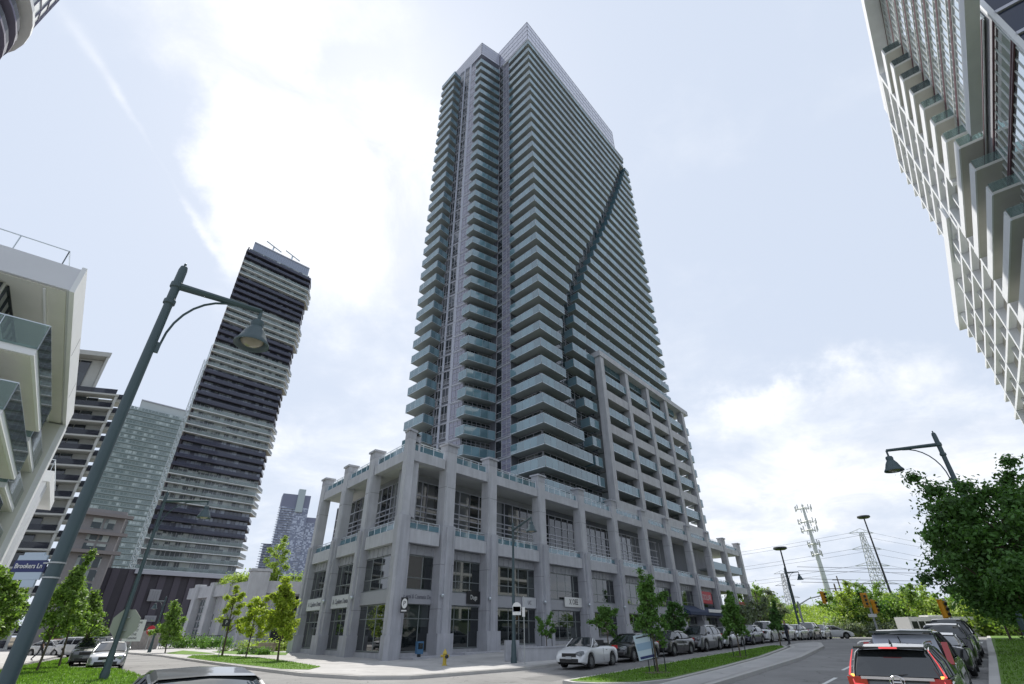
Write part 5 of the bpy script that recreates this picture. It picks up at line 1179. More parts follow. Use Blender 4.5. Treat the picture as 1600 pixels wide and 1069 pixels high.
def leaves(centers, radii, n, size, flat=.35, ctr=None):
    """n leaf quads (bent pairs) spread around cluster centres; returns a mesh"""
    centers = np.array(centers, float); radii = np.array(radii, float); k = rngN.integers(0, len(centers), n)
    d = rngN.normal(size=(n,3)); d /= np.linalg.norm(d, axis=1)[:,None]; r = np.abs(rngN.normal(size=n))*.62; r = np.minimum(r, 1.75)
    p = centers[k] + d * (radii[k]*r)[:,None] * np.array([1,1,.75])
    nrm = d*.8 + rngN.normal(size=(n,3))*.7 + np.array([0,0,.5]); nrm /= np.linalg.norm(nrm, axis=1)[:,None]
    a = np.cross(nrm, rngN.normal(size=(n,3))); a /= np.linalg.norm(a, axis=1)[:,None]; b = np.cross(nrm, a)
    s = size*(.6+.8*rngN.random(n))[:,None]
    v = np.empty((n,4,3)); v[:,0] = p - a*s; v[:,1] = p + b*s*.55 + nrm*s*.18; v[:,2] = p + a*s; v[:,3] = p - b*s*.55 + nrm*s*.18
    return v.reshape(-1,3), n
def leafmesh(name, v, n):
    me = bpy.data.meshes.new(name); me.vertices.add(4*n); me.vertices.foreach_set('co', v.astype(np.float32).ravel())
    me.loops.add(4*n); me.loops.foreach_set('vertex_index', np.arange(4*n, dtype=np.int32)); me.polygons.add(n)
    me.polygons.foreach_set('loop_start', np.arange(0,4*n,4,dtype=np.int32)); me.polygons.foreach_set('loop_total', np.full(n,4,dtype=np.int32)); me.update(); return me
def tree(pos, H, cr, label, trunk_h=None, n=3500, size=.16, m='leaf', shape='oval', ncl=26, group=None, cat='tree', name='tree', clr=.34, trunk_r=.09, lean=(0,0), stakes=False, seed=None):
    """cr: crown radius; crown runs from trunk_h to H"""
    rs = random.Random(seed if seed is not None else int(pos[0]*7+pos[1]*13)); trunk_h = trunk_h or H*.35
    t = thing(name, label, cat, pos, 0, group); ch = H - trunk_h; cl = []; rd = []
    tr = MB(); tr.tube([(0,0,-.1),(lean[0]*.3,lean[1]*.3,trunk_h),(lean[0]*.7,lean[1]*.7,trunk_h+ch*.4),(lean[0],lean[1],H-.15*ch)], [trunk_r,trunk_r*.75,trunk_r*.5,trunk_r*.15], 8)
    lm_ = MB()
    for i in range(ncl):
        f = (i+.5)/ncl
        if shape == 'oval': prof = math.sin(math.pi*(.12+.80*f))**.7
        elif shape == 'cone': prof = (1-f)**.7*.95+.08 if f > .12 else .75
        elif shape == 'layer': prof = .95-.35*f
        else: prof = math.sin(math.pi*(.2+.7*f))**.5
        a = i*2.399+rs.uniform(-.3,.3); rr = cr*prof*(rs.uniform(.35,.8)); z = trunk_h + ch*(f*.92+.04)
        c_ = (lean[0]*f+rr*math.cos(a), lean[1]*f+rr*math.sin(a), z+rs.uniform(-.05,.05)*ch); cl.append(c_); rd.append(cr*clr*rs.uniform(.7,1.25)*(.6+.4*prof))
        if i % 2 == 0 or ncl < 20:
            zb = max(trunk_h*.9, c_[2]-rr*.9-.1); ft = (zb-trunk_h)/max(ch,.1); lm_.tube([(lean[0]*ft,lean[1]*ft,zb),(c_[0]*.55,c_[1]*.55,(zb+c_[2])/2+.05),c_], [trunk_r*.4,trunk_r*.25,trunk_r*.08], 5)
    # outer sprays that break the outline
    for i in range(int(ncl*.8)):
        c0 = cl[rs.randrange(len(cl))]; d = Vector((c0[0]-lean[0]*.5,c0[1]-lean[1]*.5,(c0[2]-(trunk_h+ch*.45))*.8)); d = d.normalized() if d.length > .01 else Vector((0,0,1))
        q = Vector(c0)+d*cr*clr*rs.uniform(.5,1.0); cl.append(tuple(q)); rd.append(cr*clr*rs.uniform(.4,.75))
    b = obj('trunk', tr, M['bark'], t, smooth=True); obj('branches', lm_, M['bark'], b, smooth=True)
    v, k = leaves(cl, rd, n, size); put('crown', leafmesh('crown', v, k), M[m], t)
    if stakes:
        for sx in (-.35,.4): c = MB(); c.tube([(sx,.1,-.1),(sx,.1,1.3)], .025, 5); obj('stake', c, M['dark_metal'], t)
        c = MB(); c.lathe([(.0,.035),(.4,.03),(.7,.005)], 14); obj('mulch_ring', c, M['earth'], t)
    return t
def gp(px, py, lift=KERB): a = G(px, py); return (a[0], a[1], a[2]+lift)
def treeP(base, top, wpx, label, th, n, size, m, shape, ncl, group=None, **k):
    """base: point on the ground; top: where its tip shows; wpx: crown width there"""
    H = at(top[0], top[1], base[1])[2] - base[2]
    dep = base[1]*ct + (H*.6-CH)*st
    lx = at(top[0], top[1], base[1])[0] - base[0]
    cr = wpx/2/FP*dep
    lx = max(-1.2, min(1.2, lx)) if 'lean' not in k else k.pop('lean')[0]
    return tree(base, H*.97, cr, label, H*th, n, size, m, shape, ncl, group, lean=(lx*.6,0), **k)
def gD(px, Y, z=.2): a = at(px, 1000, Y); return (a[0], Y, gz(a[0],Y)+z)
g_ = 'street trees on the median'
treeP(gp(1029,1057), (1003,903), 62, 'young leafy tree with stakes behind the tilted board on the median', .36, 9000, .065, 'leaf', 'cone', 34, g_, stakes=True, trunk_r=.055)
treeP(gp(1158,1031), (1143,934), 40, 'staked young tree in the middle of the median', .36, 6000, .075, 'leaf', 'cone', 28, g_, stakes=True, trunk_r=.05)
treeP(gp(1221,1013), (1209,948), 28, 'small round tree at the far end of the median beside the pedestrian', .38, 4500, .085, 'leaf_dark', 'cone', 24, g_, trunk_r=.05)
treeP(gp(855,1027,.2), (852,966), 36, 'small staked tree in front of the convertible windscreen by the planter', .5, 2600, .07, 'leaf', 'oval', 14, trunk_r=.04, stakes=True)
treeP(gD(950,38), (944,946), 38, 'small tree on the pavement in front of the fourth podium bay', .42, 4200, .075, 'leaf', 'oval', 20, trunk_r=.045)
treeP(gD(1060,44), (1053,940), 38, 'bushy tree before the navy awning', .36, 5000, .09, 'leaf_dark', 'oval', 24)
treeP(gD(1150,52), (1140,925), 34, 'loose tree in front of the last podium bays', .36, 5500, .10, 'leaf', 'cone', 28)
treeP(gD(1168,54), (1160,950), 30, 'pale leaved tree at the foot of the last podium pier', .4, 2600, .10, 'leaf_grey', 'oval', 18)
g_ = 'boulevard trees by the annex'
treeP(gp(433,1037), (440,911), 56, 'fuller bright green tree nearest the podium left face', .30, 14000, .095, 'leaf_lime', 'cone', 36, g_, trunk_r=.08, seed=4)
treeP(gp(383,1031), (408,930), 60, 'yellow green layered tree in the middle of the boulevard', .34, 7500, .10, 'leaf_lime', 'layer', 17, g_, trunk_r=.06, clr=.27, seed=9)
treeP(gp(346,1028), (368,918), 52, 'sparse yellow green tree with a leaning trunk by the annex corner', .36, 6500, .10, 'leaf_lime', 'layer', 15, g_, trunk_r=.10, clr=.26, seed=12)
treeP(gp(257,1023), (271,950), 46, 'small conical tree standing before the dark base wall', .26, 7500, .11, 'leaf_mid', 'cone', 26, trunk_r=.07)
g_ = 'trees on the corner lawn'
treeP((-25.2,31.0,KERB), (129,880), 62, 'tall loose tree with a slim reddish trunk in front of the pale tower', .33, 13000, .085, 'leaf_mid', 'cone', 36, g_, trunk_r=.06, seed=3)
treeP((-27.6,35.5,KERB), (112,905), 52, 'second slim tree of the lawn row, behind the first trunk', .36, 7500, .09, 'leaf_mid', 'cone', 26, g_, trunk_r=.06, seed=5)
treeP((-30.5,41,KERB), (98,925), 46, 'third slim tree of the lawn row', .36, 5500, .10, 'leaf_mid', 'cone', 24, g_, trunk_r=.06)
treeP((-29.0,30.0,KERB), (22,888), 74, 'broad bright green tree at the left edge below the balconies', .28, 17000, .09, 'leaf_mid', 'oval', 40, g_, trunk_r=.09, seed=6)
treeP((-31.5,34.0,KERB), (48,925), 58, 'bright green tree half hidden behind the broad left one', .3, 8500, .095, 'leaf_mid', 'oval', 28, g_, trunk_r=.09)
# big dark tree at the right, over the lawn
mt_ = at(1600,880,14.2); tree((mt_[0],14.2,0), at(1580,765,14.2)[2], 2.35, 'large dense dark maple overhanging the right lawn', 2.1, 62000, .058, 'leaf_dark', 'round', 90, None, clr=.25, trunk_r=.15, seed=21)
tree((27,30,.4), 5.6, 2.3, 'dark tree further along the right lawn behind the maple', 1.8, 11000, .10, 'leaf_dark', 'oval', 34)
tree((38,44,.8), 6.0, 2.4, 'third dark tree along the right lawn', 1.8, 8500, .13, 'leaf_dark', 'oval', 30)
# low shrubs and planting beds
def bush(pts, r, n, size, m, label, cat='shrub', name='shrub', zs=.7, group=None, base=None):
    ctr = [sum(p[i] for p in pts)/len(pts) for i in range(3)]
    v, k = leaves([(p[0]-ctr[0],p[1]-ctr[1],p[2]-ctr[2]) for p in pts], [r*random.uniform(.7,1.2) for p in pts], n, size)
    o = put(name, leafmesh(name, v, k), M[m], None, ctr); return tag(o, label, cat, group)
def rowpts(p, q, n, jit=.3, z=.35): return [(p[0]+(q[0]-p[0])*i/(n-1)+random.uniform(-jit,jit), p[1]+(q[1]-p[1])*i/(n-1)+random.uniform(-jit,jit), z+random.uniform(-.1,.15)) for i in range(n)]
bush(rowpts(G(272,1014), G(352,1017), 16, .5, .9), 1.1, 7000, .12, 'leaf', 'long dark hedge at the foot of the annex side wall', 'hedge', 'hedge')
bush(rowpts(G(385,1019), G(452,1020), 14, .5, .6), .9, 4200, .12, 'leaf_yel', 'yellow green ground shrubs in front of the annex')
bush(rowpts(G(350,1020), G(410,1021), 12, .4, .3), .55, 2200, .10, 'leaf_grey', 'whitish flowering ground cover beside the boulevard lawn')
bush(rowpts(G(380,1025), G(420,1026), 8, .3, .3), .5, 1600, .10, 'leaf', 'low round green shrubs before the white ground cover')
bush(rowpts(lu(14,2)+(9.3,), lu(27,2)+(9.3,), 12, .5, 9.5), 1.4, 6500, .16, 'leaf_red', 'dark red shrubs on the roof of the low annex')
bush(rowpts(lu(3,3)+(9,), lu(12,3)+(9,), 9, .5, 9.2), 1.0, 3000, .16, 'leaf_yel', 'green roof shrubs right of the annex corner pier')
bush(rowpts(lv(3,1)+(9,), lv(12,1)+(9,), 12, .5, 9.0), 1.2, 5000, .16, 'leaf_yel', 'trailing green plants spilling over the annex parapet')
tree(lu(2.2,3.0)+(7.6,), 6.5, 2.0, 'feathery roof tree behind the annex corner pier', 1.0, 4500, .16, 'leaf_yel', 'oval', 22, trunk_r=.07)
c = MB(); c.box((0,0,.3),(3.4,.5,.6), R(-28)); c.box((.4,.2,.75),(2.2,.5,.35), R(-28)); bb_ = G(408,1021); o_ = obj('stone_bench', c, mat('tan_stone', (.30,.26,.20), .9, var=.2), None); o_.location = bb_; tag(o_, 'stacked tan stone blocks in the planting bed before the annex', 'stone blocks')
# wooded bank beyond the crossing
hb = MB(); hx = [at(px, 990, 170)[0] for px in range(1120, 1700, 29)]
nhx = len(hx)
prof = [(100,.4),(118,2.2),(135,5.2),(150,7.4),(175,8.2),(260,6.0)]
for y, h in prof:
    for i, x in enumerate(hx): hb.v.append((x*y/170, y, h*(.75+.35*math.sin(i*.9)*.3+.25*math.sin(i*.37+1)) + noise.noise(Vector((i*.6,y*.05,0)))*.8))
hb.f = [(j*nhx+i, j*nhx+i+1, (j+1)*nhx+i+1, (j+1)*nhx+i) for j in range(len(prof)-1) for i in range(nhx-1)]
structure(obj('grass_bank', hb, mat('rough_bank_grass', (.13,.19,.05), .95, var=.35, vscale=.35, bump=1, bscale=4), smooth=True))
v, k = leaves([(random.uniform(at(1195,990,y)[0], at(1340,990,y)[0]), y, 2.0+max(0,(y-105))*.12) for y in [random.uniform(104,150) for _ in range(420)]], [1.3]*420, 30000, .22); stuff(put('bank_scrub', leafmesh('bank_scrub', v, k), M['leaf_yel']))
kinds = [('leaf_mid','mid green'),('leaf_yel','light green'),('leaf_dark','dark green')]
wood = []
for i in range(44):
    px = random.uniform(1345, 1600); Y = random.uniform(78, 150); wood.append((px, Y))
wood += [(1335,100),(1342,92)]
labels_w = {}
for i, (px, Y) in enumerate(sorted(wood)):
    kd, nm = kinds[i % 3]; a = at(px, 985, Y); h = (987 - random.uniform(938, 966))/FP*Y*1.1 + 1.0
    if 1320 < px < 1370: h *= 1.15
    labels_w[nm] = labels_w.get(nm, 0) + 1
    tree((a[0], Y, .6), max(3.5,h), random.uniform(2.8,4.6), '%s woodland tree in the belt beyond the crossing' % nm, h*.12, 3600, .24, kd, 'round', 16, '%s trees of the woodland belt' % nm, trunk_r=.14, clr=.42, seed=i)
for i, (px, Y, top) in enumerate(((1182,110,925),(1200,118,930),(1215,125,945),(1190,96,948))):
    a = at(px, 985, Y); tree((a[0], Y, .8), zat(px, top, Y), 4.2, ['dark grey green tree immediately beside the last podium pier','green tree second from the podium end, behind the small poles','grey green tree at the foot of the near high mast','low green tree between the podium end and the parked cars'][i], 1.2, 4200, .24, 'leaf_grey' if i % 2 else 'leaf_mid', 'round', 20, 'trees behind the podium end', trunk_r=.2, clr=.36, seed=40+i)
bush([(at(px,992,88)[0], 88, 1.6+random.random()) for px in range(1300, 1450, 5)], 1.2, 9000, .15, 'leaf_grey', 'pale grey green scrub along the far kerb', 'scrub')
bush(rowpts((-75,95),( -40,112), 14, 2, 2.0), 2.2, 3500, .3, 'leaf_mid', 'distant greenery behind the white parked cars at the left', 'shrub')

# grass blades on the near lawns
def blades(name, poly, dens, h, m_):
    xs_ = [p[0] for p in poly]; ys_ = [p[1] for p in poly]; n = int((max(xs_)-min(xs_))*(max(ys_)-min(ys_))*dens)
    P_ = np.column_stack([rngN.uniform(min(xs_),max(xs_),n), rngN.uniform(min(ys_),max(ys_),n)]); ins = np.zeros(n, bool); j = len(poly)-1
    for i in range(len(poly)):
        xi, yi = poly[i]; xj, yj = poly[j]; c_ = ((yi > P_[:,1]) != (yj > P_[:,1])) & (P_[:,0] < (xj-xi)*(P_[:,1]-yi)/((yj-yi) or 1e-9)+xi); ins ^= c_; j = i
    P_ = P_[ins]; n = len(P_)
    if not n: return
    z = np.array([gz(a, b) for a, b in P_]) + KERB + .01; a = rngN.uniform(0, 2*np.pi, n); wd = .022; hh = h*(.5+rngN.random(n)); v = np.empty((n,4,3))
    dx, dy = np.cos(a)*wd, np.sin(a)*wd; lx, ly = rngN.normal(size=n)*h*.45, rngN.normal(size=n)*h*.45
    v[:,0] = np.column_stack([P_[:,0]-dx, P_[:,1]-dy, z]); v[:,1] = np.column_stack([P_[:,0]+dx, P_[:,1]+dy, z]); v[:,2] = np.column_stack([P_[:,0]+lx+dx*.2, P_[:,1]+ly+dy*.2, z+hh]); v[:,3] = np.column_stack([P_[:,0]+lx-dx*.2, P_[:,1]+ly-dy*.2, z+hh])
    stuff(put(name, leafmesh(name, v.reshape(-1,3), n), m_))
M['blade'] = leafmat('grass_blade', (.12,.22,.035), .5, .35)
blades('grass_blades', [p for p in lp], 130, .055, M['blade'])
blades('grass_blades', SWp([(20.3,-13.8),(20.6,-12),(22.8,-11),(28,-11.0),(36,-11.4),(46,-12.5),(47.5,-13.6),(36,-14.0),(22,-14.0)]), 170, .05, M['blade'])
blades('grass_blades', P2([(291,1031),(300,1027.5),(335,1026.5),(400,1031),(446,1037),(500,1047),(482,1052),(440,1051),(385,1044),(330,1037)]), 70, .06, M['blade'])
blades('grass_blades', SWp([(20,-.4),(20,9),(60,12),(60,-.3)]), 60, .06, M['blade'])
# ================================================================== VEHICLES
def paint(name, col, metal=.3): return mat(name, col, .28, metal=metal, coat=1.0, spec=.5)
M['tyre'] = mat('tyre_rubber', (.018,.018,.019), .85); M['rim'] = mat('alloy_rim', (.45,.46,.48), .3, metal=.9); M['chrome'] = mat('chrome_trim', (.7,.7,.72), .12, metal=1.0)
M['car_glass'] = mat('car_window', (.012,.015,.017), .04, spec=.8, coat=.6); M['trim'] = mat('black_trim', (.02,.02,.022), .5); M['arch'] = mat('wheel_well', (.006,.006,.007), .9)
M['tail'] = mat('tail_lamp', (.30,.01,.012), .15, coat=1, emit=(1,.03,.02), estr=.06); M['tail_on'] = mat('brake_lamp_lit', (.45,.03,.04), .2, coat=1, emit=(1,.12,.12), estr=.6)
M['amber_on'] = mat('amber_lamp_lit', (.7,.3,.05), .2, emit=(1,.45,.08), estr=2.2); M['head'] = mat('headlamp', (.55,.57,.6), .08, coat=1, metal=.3); M['plate'] = mat('number_plate', (.6,.62,.64), .5)
W_ = {}
def pf(t, x):
    if x <= t[0][0]: return t[0][1]
    for (a, b), (c, d) in zip(t, t[1:]):
        if x <= c: f = (x-a)/(c-a) if c > a else 0; return b+(d-b)*f
    return t[-1][1]
SPEC = {
 # length, width, wheel radius, wheel xs, hood/deck line, half width, roof line (cabin), belt
 'sedan': dict(L=4.65, Wd=1.80, r=.33, wx=(-1.38,1.36), top=[(-2.32,.72),(-2.25,.98),(-1.6,1.06),(-1.2,1.06),(.8,1.0),(1.9,.84),(2.2,.70),(2.32,.52)], cab=[(-1.85,1.05),(-1.0,1.38),(-.2,1.45),(.35,1.42),(1.25,.98)], belt=.93),
 'suv': dict(L=4.6, Wd=1.86, r=.36, wx=(-1.33,1.33), top=[(-2.3,.80),(-2.26,1.08),(-1.9,1.14),(.8,1.10),(1.8,.98),(2.15,.84),(2.3,.55)], cab=[(-2.22,1.14),(-1.86,1.60),(-1.2,1.68),(.1,1.68),(.5,1.62),(1.3,1.08)], belt=1.05),
 'van': dict(L=5.1, Wd=1.99, r=.36, wx=(-1.5,1.55), top=[(-2.55,.85),(-2.52,1.1),(-2.2,1.15),(1.2,1.12),(2.1,.98),(2.4,.8),(2.55,.5)], cab=[(-2.5,1.12),(-2.34,1.66),(-2.15,1.78),(.5,1.78),(.95,1.70),(1.95,1.06)], belt=1.02),
 'beetle': dict(L=4.28, Wd=1.82, r=.34, wx=(-1.27,1.27), top=[(-2.14,.6),(-2.0,.86),(-1.5,1.0),(-.9,1.02),(.6,1.02),(1.2,.98),(1.7,.84),(2.05,.64),(2.14,.45)], cab=[(.15,1.0),(.42,1.40),(.50,1.42),(1.05,1.0)], belt=.94),
 'hatch': dict(L=4.2, Wd=1.78, r=.32, wx=(-1.27,1.3), top=[(-2.1,.7),(-2.06,.98),(-1.8,1.04),(.7,1.0),(1.7,.86),(2.0,.7),(2.1,.5)], cab=[(-2.02,1.02),(-1.6,1.40),(-.8,1.49),(.1,1.47),(1.1,.98)], belt=.95),
}
def car_meshes(kind):
    S = SPEC[kind]; L, Wd, r, wx = S['L'], S['Wd'], S['r'], S['wx']; hw = Wd/2; n = 56
    xs = [-L/2 + L*i/n for i in range(n+1)]; vs = []; fs = []; K = 8
    for x in xs:
        e = min(1, (L/2-abs(x))/.42); wf = .80 + .20*math.sqrt(max(0,1-(1-e)**2)); h = hw*wf
        zl = .20 + .10*(1-min(1,e*1.5)); arch = 0
        for w in wx:
            d = abs(x-w); R_ = r+.075
            if d < R_: arch = max(arch, r+math.sqrt(R_*R_-d*d)-.02)
        lo = max(zl, arch); zt = pf(S['top'], x); zb = min(S['belt'], zt-.05); lo = min(lo, zb-.1)
        ring = [(h*.90, lo),(h*.985, lo+(zb-lo)*.12),(h*1.0, lo+(zb-lo)*.5),(h*.985, zb-.06),(h*.95, zb),(h*.82, zt-.025),(h*.5, zt+.008),(0, zt+.02)]
        vs += [(x, y, z) for y, z in ring] + [(x, -y, z) for y, z in ring[::-1][1:]]
    m = 2*K-1
    for i in range(n):
        for j in range(m-1): fs.append((i*m+j, (i+1)*m+j, (i+1)*m+j+1, i*m+j+1))
    fs += [tuple(range(m)), tuple(range(n*m, n*m+m))[::-1]]
    body = MB(); body.add(vs, fs)
    under = MB(); under.box((0,0,.30),(L*.94,Wd*.80,.22)); 
    for w in wx: under.box((w,0,.45),(r*2+.12,Wd*.9,.55))
    # greenhouse
    cab = S['cab']; x0, x1 = cab[0][0], cab[-1][0]; nc = 30; gv, gf = [], []; rv, rf = [], []
    zroof = max(z for _, z in cab); pl = []
    for i in range(nc+1):
        x = x0+(x1-x0)*i/nc; z = pf(cab, x); zb = pf(S['top'], x)-.045; f = max(0, min(1, (z-zb)/(zroof-zb))); hb = hw*.93*(.97 if abs(x) > 1.5 else 1); ht = hb-(hb-hw*.70)*f
        e = min(1, min(x-x0, x1-x)/.3+.55) if kind != 'van' else 1; hb *= .9+.1*e; ht *= .93+.07*e
        ring = [(hb, zb),(hb*.6+ht*.4+.03, zb+(z-zb)*.45),(ht, max(zb,z-.07)),(ht*.9, z-.012),(0, z+.012)]
        gv += [(x,y,zz) for y, zz in ring]+[(x,-y,zz) for y, zz in ring[::-1][1:]]; pl.append((x, ring))
    m2 = 9
    for i in range(nc):
        for j in range(m2-1): gf.append((i*m2+j,(i+1)*m2+j,(i+1)*m2+j+1,i*m2+j+1))
    gf += [tuple(range(m2)), tuple(range(nc*m2,nc*m2+m2))[::-1]]
    glass = MB(); glass.add(gv, gf)
    roof = MB(); idx = [i for i, (x, rg) in enumerate(pl) if pf(cab, x) > zroof-.085]
    if kind == 'beetle': idx = []
    if idx:
        a, b = idx[0], idx[-1]; rr = []
        for i in range(a, b+1):
            x, rg = pl[i]; ys = [(rg[2][0]+.012, rg[2][1]-.03),(rg[2][0]+.006,rg[2][1]+.01),(rg[3][0],rg[3][1]+.018),(0,rg[4][1]+.016)]; rr += [(x,y,z) for y, z in ys]+[(x,-y,z) for y, z in ys[::-1][1:]]
        q = 7; ff = [(i*q+j,(i+1)*q+j,(i+1)*q+j+1,i*q+j+1) for i in range(b-a) for j in range(q-1)]; roof.add(rr, ff)
    pil = MB()
    def edge(sgn, x): 
        z = pf(cab, x); i = min(range(len(pl)), key=lambda k: abs(pl[k][0]-x)); rg = pl[i][1]; return (pl[i][0], sgn*(rg[2][0]+.012), rg[2][1]), (pl[i][0], sgn*(rg[0][0]+.012), rg[0][1])
    for sg in (1,-1):
        pts = [(x, sg*(rg[2][0]+.008), rg[2][1]) for x, rg in pl]; pil.tube(pts, .028, 5)
        for x in ((-.15,.95) if kind in ('sedan','hatch') else (-.45,-1.55) if kind == 'suv' else (-.9,.6) if kind == 'van' else ()):
            a, b = edge(sg, x); mid = edge(sg, x); rg = pl[min(range(len(pl)), key=lambda k: abs(pl[k][0]-x))][1]; pil.tube([a, (a[0], sg*(rg[1][0]+.012), rg[1][1]), b], .03, 4)
    return dict(body=body.mesh('body', smooth=True), under=under.mesh('underbody'), glass=glass.mesh('windows', smooth=True), roof=roof.mesh('roof', smooth=True) if idx else None, pillars=pil.mesh('pillars'), S=S)
def wheel_mesh(r):
    t = MB(); Mr = Matrix.Rotation(math.pi/2,4,'X'); t.lathe([(r*.62,-.10),(r*.9,-.11),(r,-.085),(r,.085),(r*.9,.11),(r*.62,.10)], 24, (0,0,0), Mr)
    h = MB(); h.lathe([(r*.63,-.10),(r*.63,.08)], 20, (0,0,0), Mr); h.lathe([(0,.06),(.07,.06),(.08,.02)], 12, (0,0,0), Mr)
    for s in (-1, 1):
        for k in range(10): a = k*math.pi/5; h.box((math.cos(a)*r*.36, -s*.085, math.sin(a)*r*.36), (r*.56,.02,.045), 0, Matrix.Rotation(-a,4,'Y'))
        h.lathe([(0,s*.095),(r*.16,s*.095)], 10, (0,0,0), Mr)
    d = MB(); d.lathe([(0,.0),(r*.62,.0)], 16, (0,0,0), Mr)
    return t.mesh('tyre', smooth=True), h.mesh('rim'), d.mesh('disc')
CM = {k: car_meshes(k) for k in SPEC}; WM = {k: wheel_mesh(SPEC[k]['r']) for k in SPEC}
def car(kind, pos, head, pm, label, cat='car', group=None, name='parked_car', lit=False, front=True):
    """head: compass angle the car points to"""
    me = CM[kind]; S = me['S']; t = thing(name, label, cat, pos, math.pi/2-head, group); L, Wd, r = S['L'], S['Wd'], S['r']
    def pm_(m_): 
        c = m_.copy(); return c
    def part(n, m_, mt, par=t, loc=(0,0,0)):
        key = (kind, n, mt.name)
        if key not in W_: c = m_.copy(); c.materials.clear(); c.materials.append(mt); W_[key] = c
        return put(n, W_[key], None, par, loc)
    b = part('body', me['body'], pm); part('underbody', me['under'], M['arch'], t)
    g = part('windows', me['glass'], M['car_glass'], t); part('pillars', me['pillars'], pm if kind != 'van' else M['trim'], g)
    if me['roof']: part('roof', me['roof'], pm, t)
    ty, ri, di = WM[kind]
    for x in S['wx']:
        for sy in (1,-1):
            w = part('wheel', ty, M['tyre'], t, (x, sy*(Wd/2-.115), r)); part('rim', ri, M['rim'], w); part('disc', di, M['dark_metal'], w)
    zt = S['belt']
    for sy in (1,-1):
        c = MB(); c.box((L/2-.16, sy*(Wd/2-.30), zt-.24),(.30,.36,.13), 0, Matrix.Rotation(sy*-.42,4,'Z')@Matrix.Rotation(.25,4,'Y')); part('headlight', c.mesh('headlight'), M['head'])
        c = MB(); c.box((-L/2+.07, sy*(Wd/2-.24), zt-.02),(.14,.34,.17), 0, Matrix.Rotation(sy*.35,4,'Z')); part('tail_light', c.mesh('tail_light'), M['tail'])
        c = MB(); c.lathe([(0,-.1),(.07,-.07),(.09,0),(.07,.07),(0,.1)], 8, ((.75 if kind != 'van' else 1.35), sy*(Wd/2+.05), zt+.12), Matrix.Rotation(math.pi/2,4,'X')); mm = part('mirror', c.mesh('mirror', smooth=True), pm)
        for hx in (-.45,.45): c = MB(); c.box((hx-.1, sy*(Wd/2*.992), zt-.12),(.18,.02,.03)); part('door_handle', c.mesh('door_handle'), M['chrome'], b) if sy else None
        for hx in (-.15,): c = MB(); c.box((hx, sy*(Wd/2*.993), (zt+.3)/2),(.012,.012,zt-.35)); part('door_seam', c.mesh('door_seam'), M['arch'], b)
    c = MB(); c.box((L/2-.035,0,zt-.32),(.06,Wd*.46,.16)); part('grille', c.mesh('grille'), M['trim']); c = MB(); c.box((L/2-.02,0,.38),(.06,Wd*.62,.15)); part('air_intake', c.mesh('air_intake'), M['trim'])
    c = MB(); c.box((L/2+.015,0,.50),(.02,.34,.12)); part('number_plate', c.mesh('number_plate'), M['plate']); c = MB(); c.box((-L/2-.012,0,.62),(.02,.34,.12)); part('number_plate', c.mesh('number_plate'), M['plate'])
    return t
PT_ = dict(white=paint('car_paint_white', (.62,.63,.64), .0), black=paint('car_paint_black', (.012,.012,.014)), grey=paint('car_paint_grey', (.10,.105,.11)), silver=paint('car_paint_silver', (.42,.43,.44), .6),
           blue=paint('car_paint_midnight', (.018,.022,.045)), green=paint('car_paint_dark_green', (.018,.03,.022)), red=paint('car_paint_red', (.25,.02,.02)))
def spot(s, w_, dz=0.0): x, y, _ = SW(s, w_); return (x, y, gz(x, y) + dz)
HD = R(40.2); HB = R(220.2)
gk = 'cars parked along the podium kerb'
bt_ = car('beetle', spot(27.6,-17.9), R(216), PT_['white'], 'white open-top convertible at the head of the parked row', 'convertible', gk)
# open cockpit of the convertible: seats and folded hood
c = MB(); c.box((-.35,0,1.0),(1.35,1.3,.06)); 
o_ = obj('cockpit', c, M['arch'], bt_)
for sx, sy in ((.0,.36),(.0,-.36),(-.75,.36),(-.75,-.36)): c = MB(); c.box((sx-.1,sy,1.10),(.14,.42,.34), 0, Matrix.Rotation(-.2,4,'Y')); obj('seat_back', c, M['trim'], bt_)
c = MB(); c.box((-1.15,0,1.06),(.45,1.25,.16)); obj('folded_roof', c, M['trim'], bt_)
row = [(32.8,'sedan','black','low black sedan directly behind the convertible'),(38.0,'sedan','black','black sedan partly hidden by the tilted board'),(43.0,'suv','grey','dark grey parked crossover behind the young median tree'),
       (47.6,'sedan','silver','silver sedan in the middle of the parked row'),(52.6,'hatch','blue','midnight blue car in front of the white crossover'),(57.2,'suv','white','white crossover near the staked median tree'),
       (61.9,'hatch','white','white hatchback behind the white crossover'),(66.3,'sedan','silver','silver car beside the dark round tree'),(70.8,'suv','grey','grey crossover beside the pedestrian'),(75.2,'hatch','white','last white car of the parked row')]
for s_, k_, c_, l_ in row: car(k_, spot(s_, -18.1+ (s_-30)*.045), HB, PT_[c_], l_, 'car', gk)
tag(bt_, bt_['label'], 'convertible', gk)
p_ = at(1300, 992, 72); car('sedan', (p_[0], 72, gz(p_[0],72)), R(100), PT_['white'], 'white car crossing the far junction below the green bank', 'car', None, 'moving_car')
# right hand row, seen from behind
gr_ = 'vehicles along the right kerb'
van = car('van', spot(19.9+2.55, -2.15), HD, PT_['green'], 'dark green minivan parked ahead of the braking crossover', 'minivan', gr_)
for s_, w_, k_, c_, l_ in ((30.6,-2.0,'sedan','black','black sedan parked ahead of the minivan'),(36.0,-1.95,'suv','black','black crossover with a shining roof, beyond the black sedan on the right'),(42.0,-1.95,'van','green','second minivan with a pale rear window further along the right kerb'),(48.0,-2.0,'sedan','grey','grey sedan at the far end of the right kerb row')):
    car(k_, spot(s_, w_), HD, PT_[c_], l_, 'car', gr_)
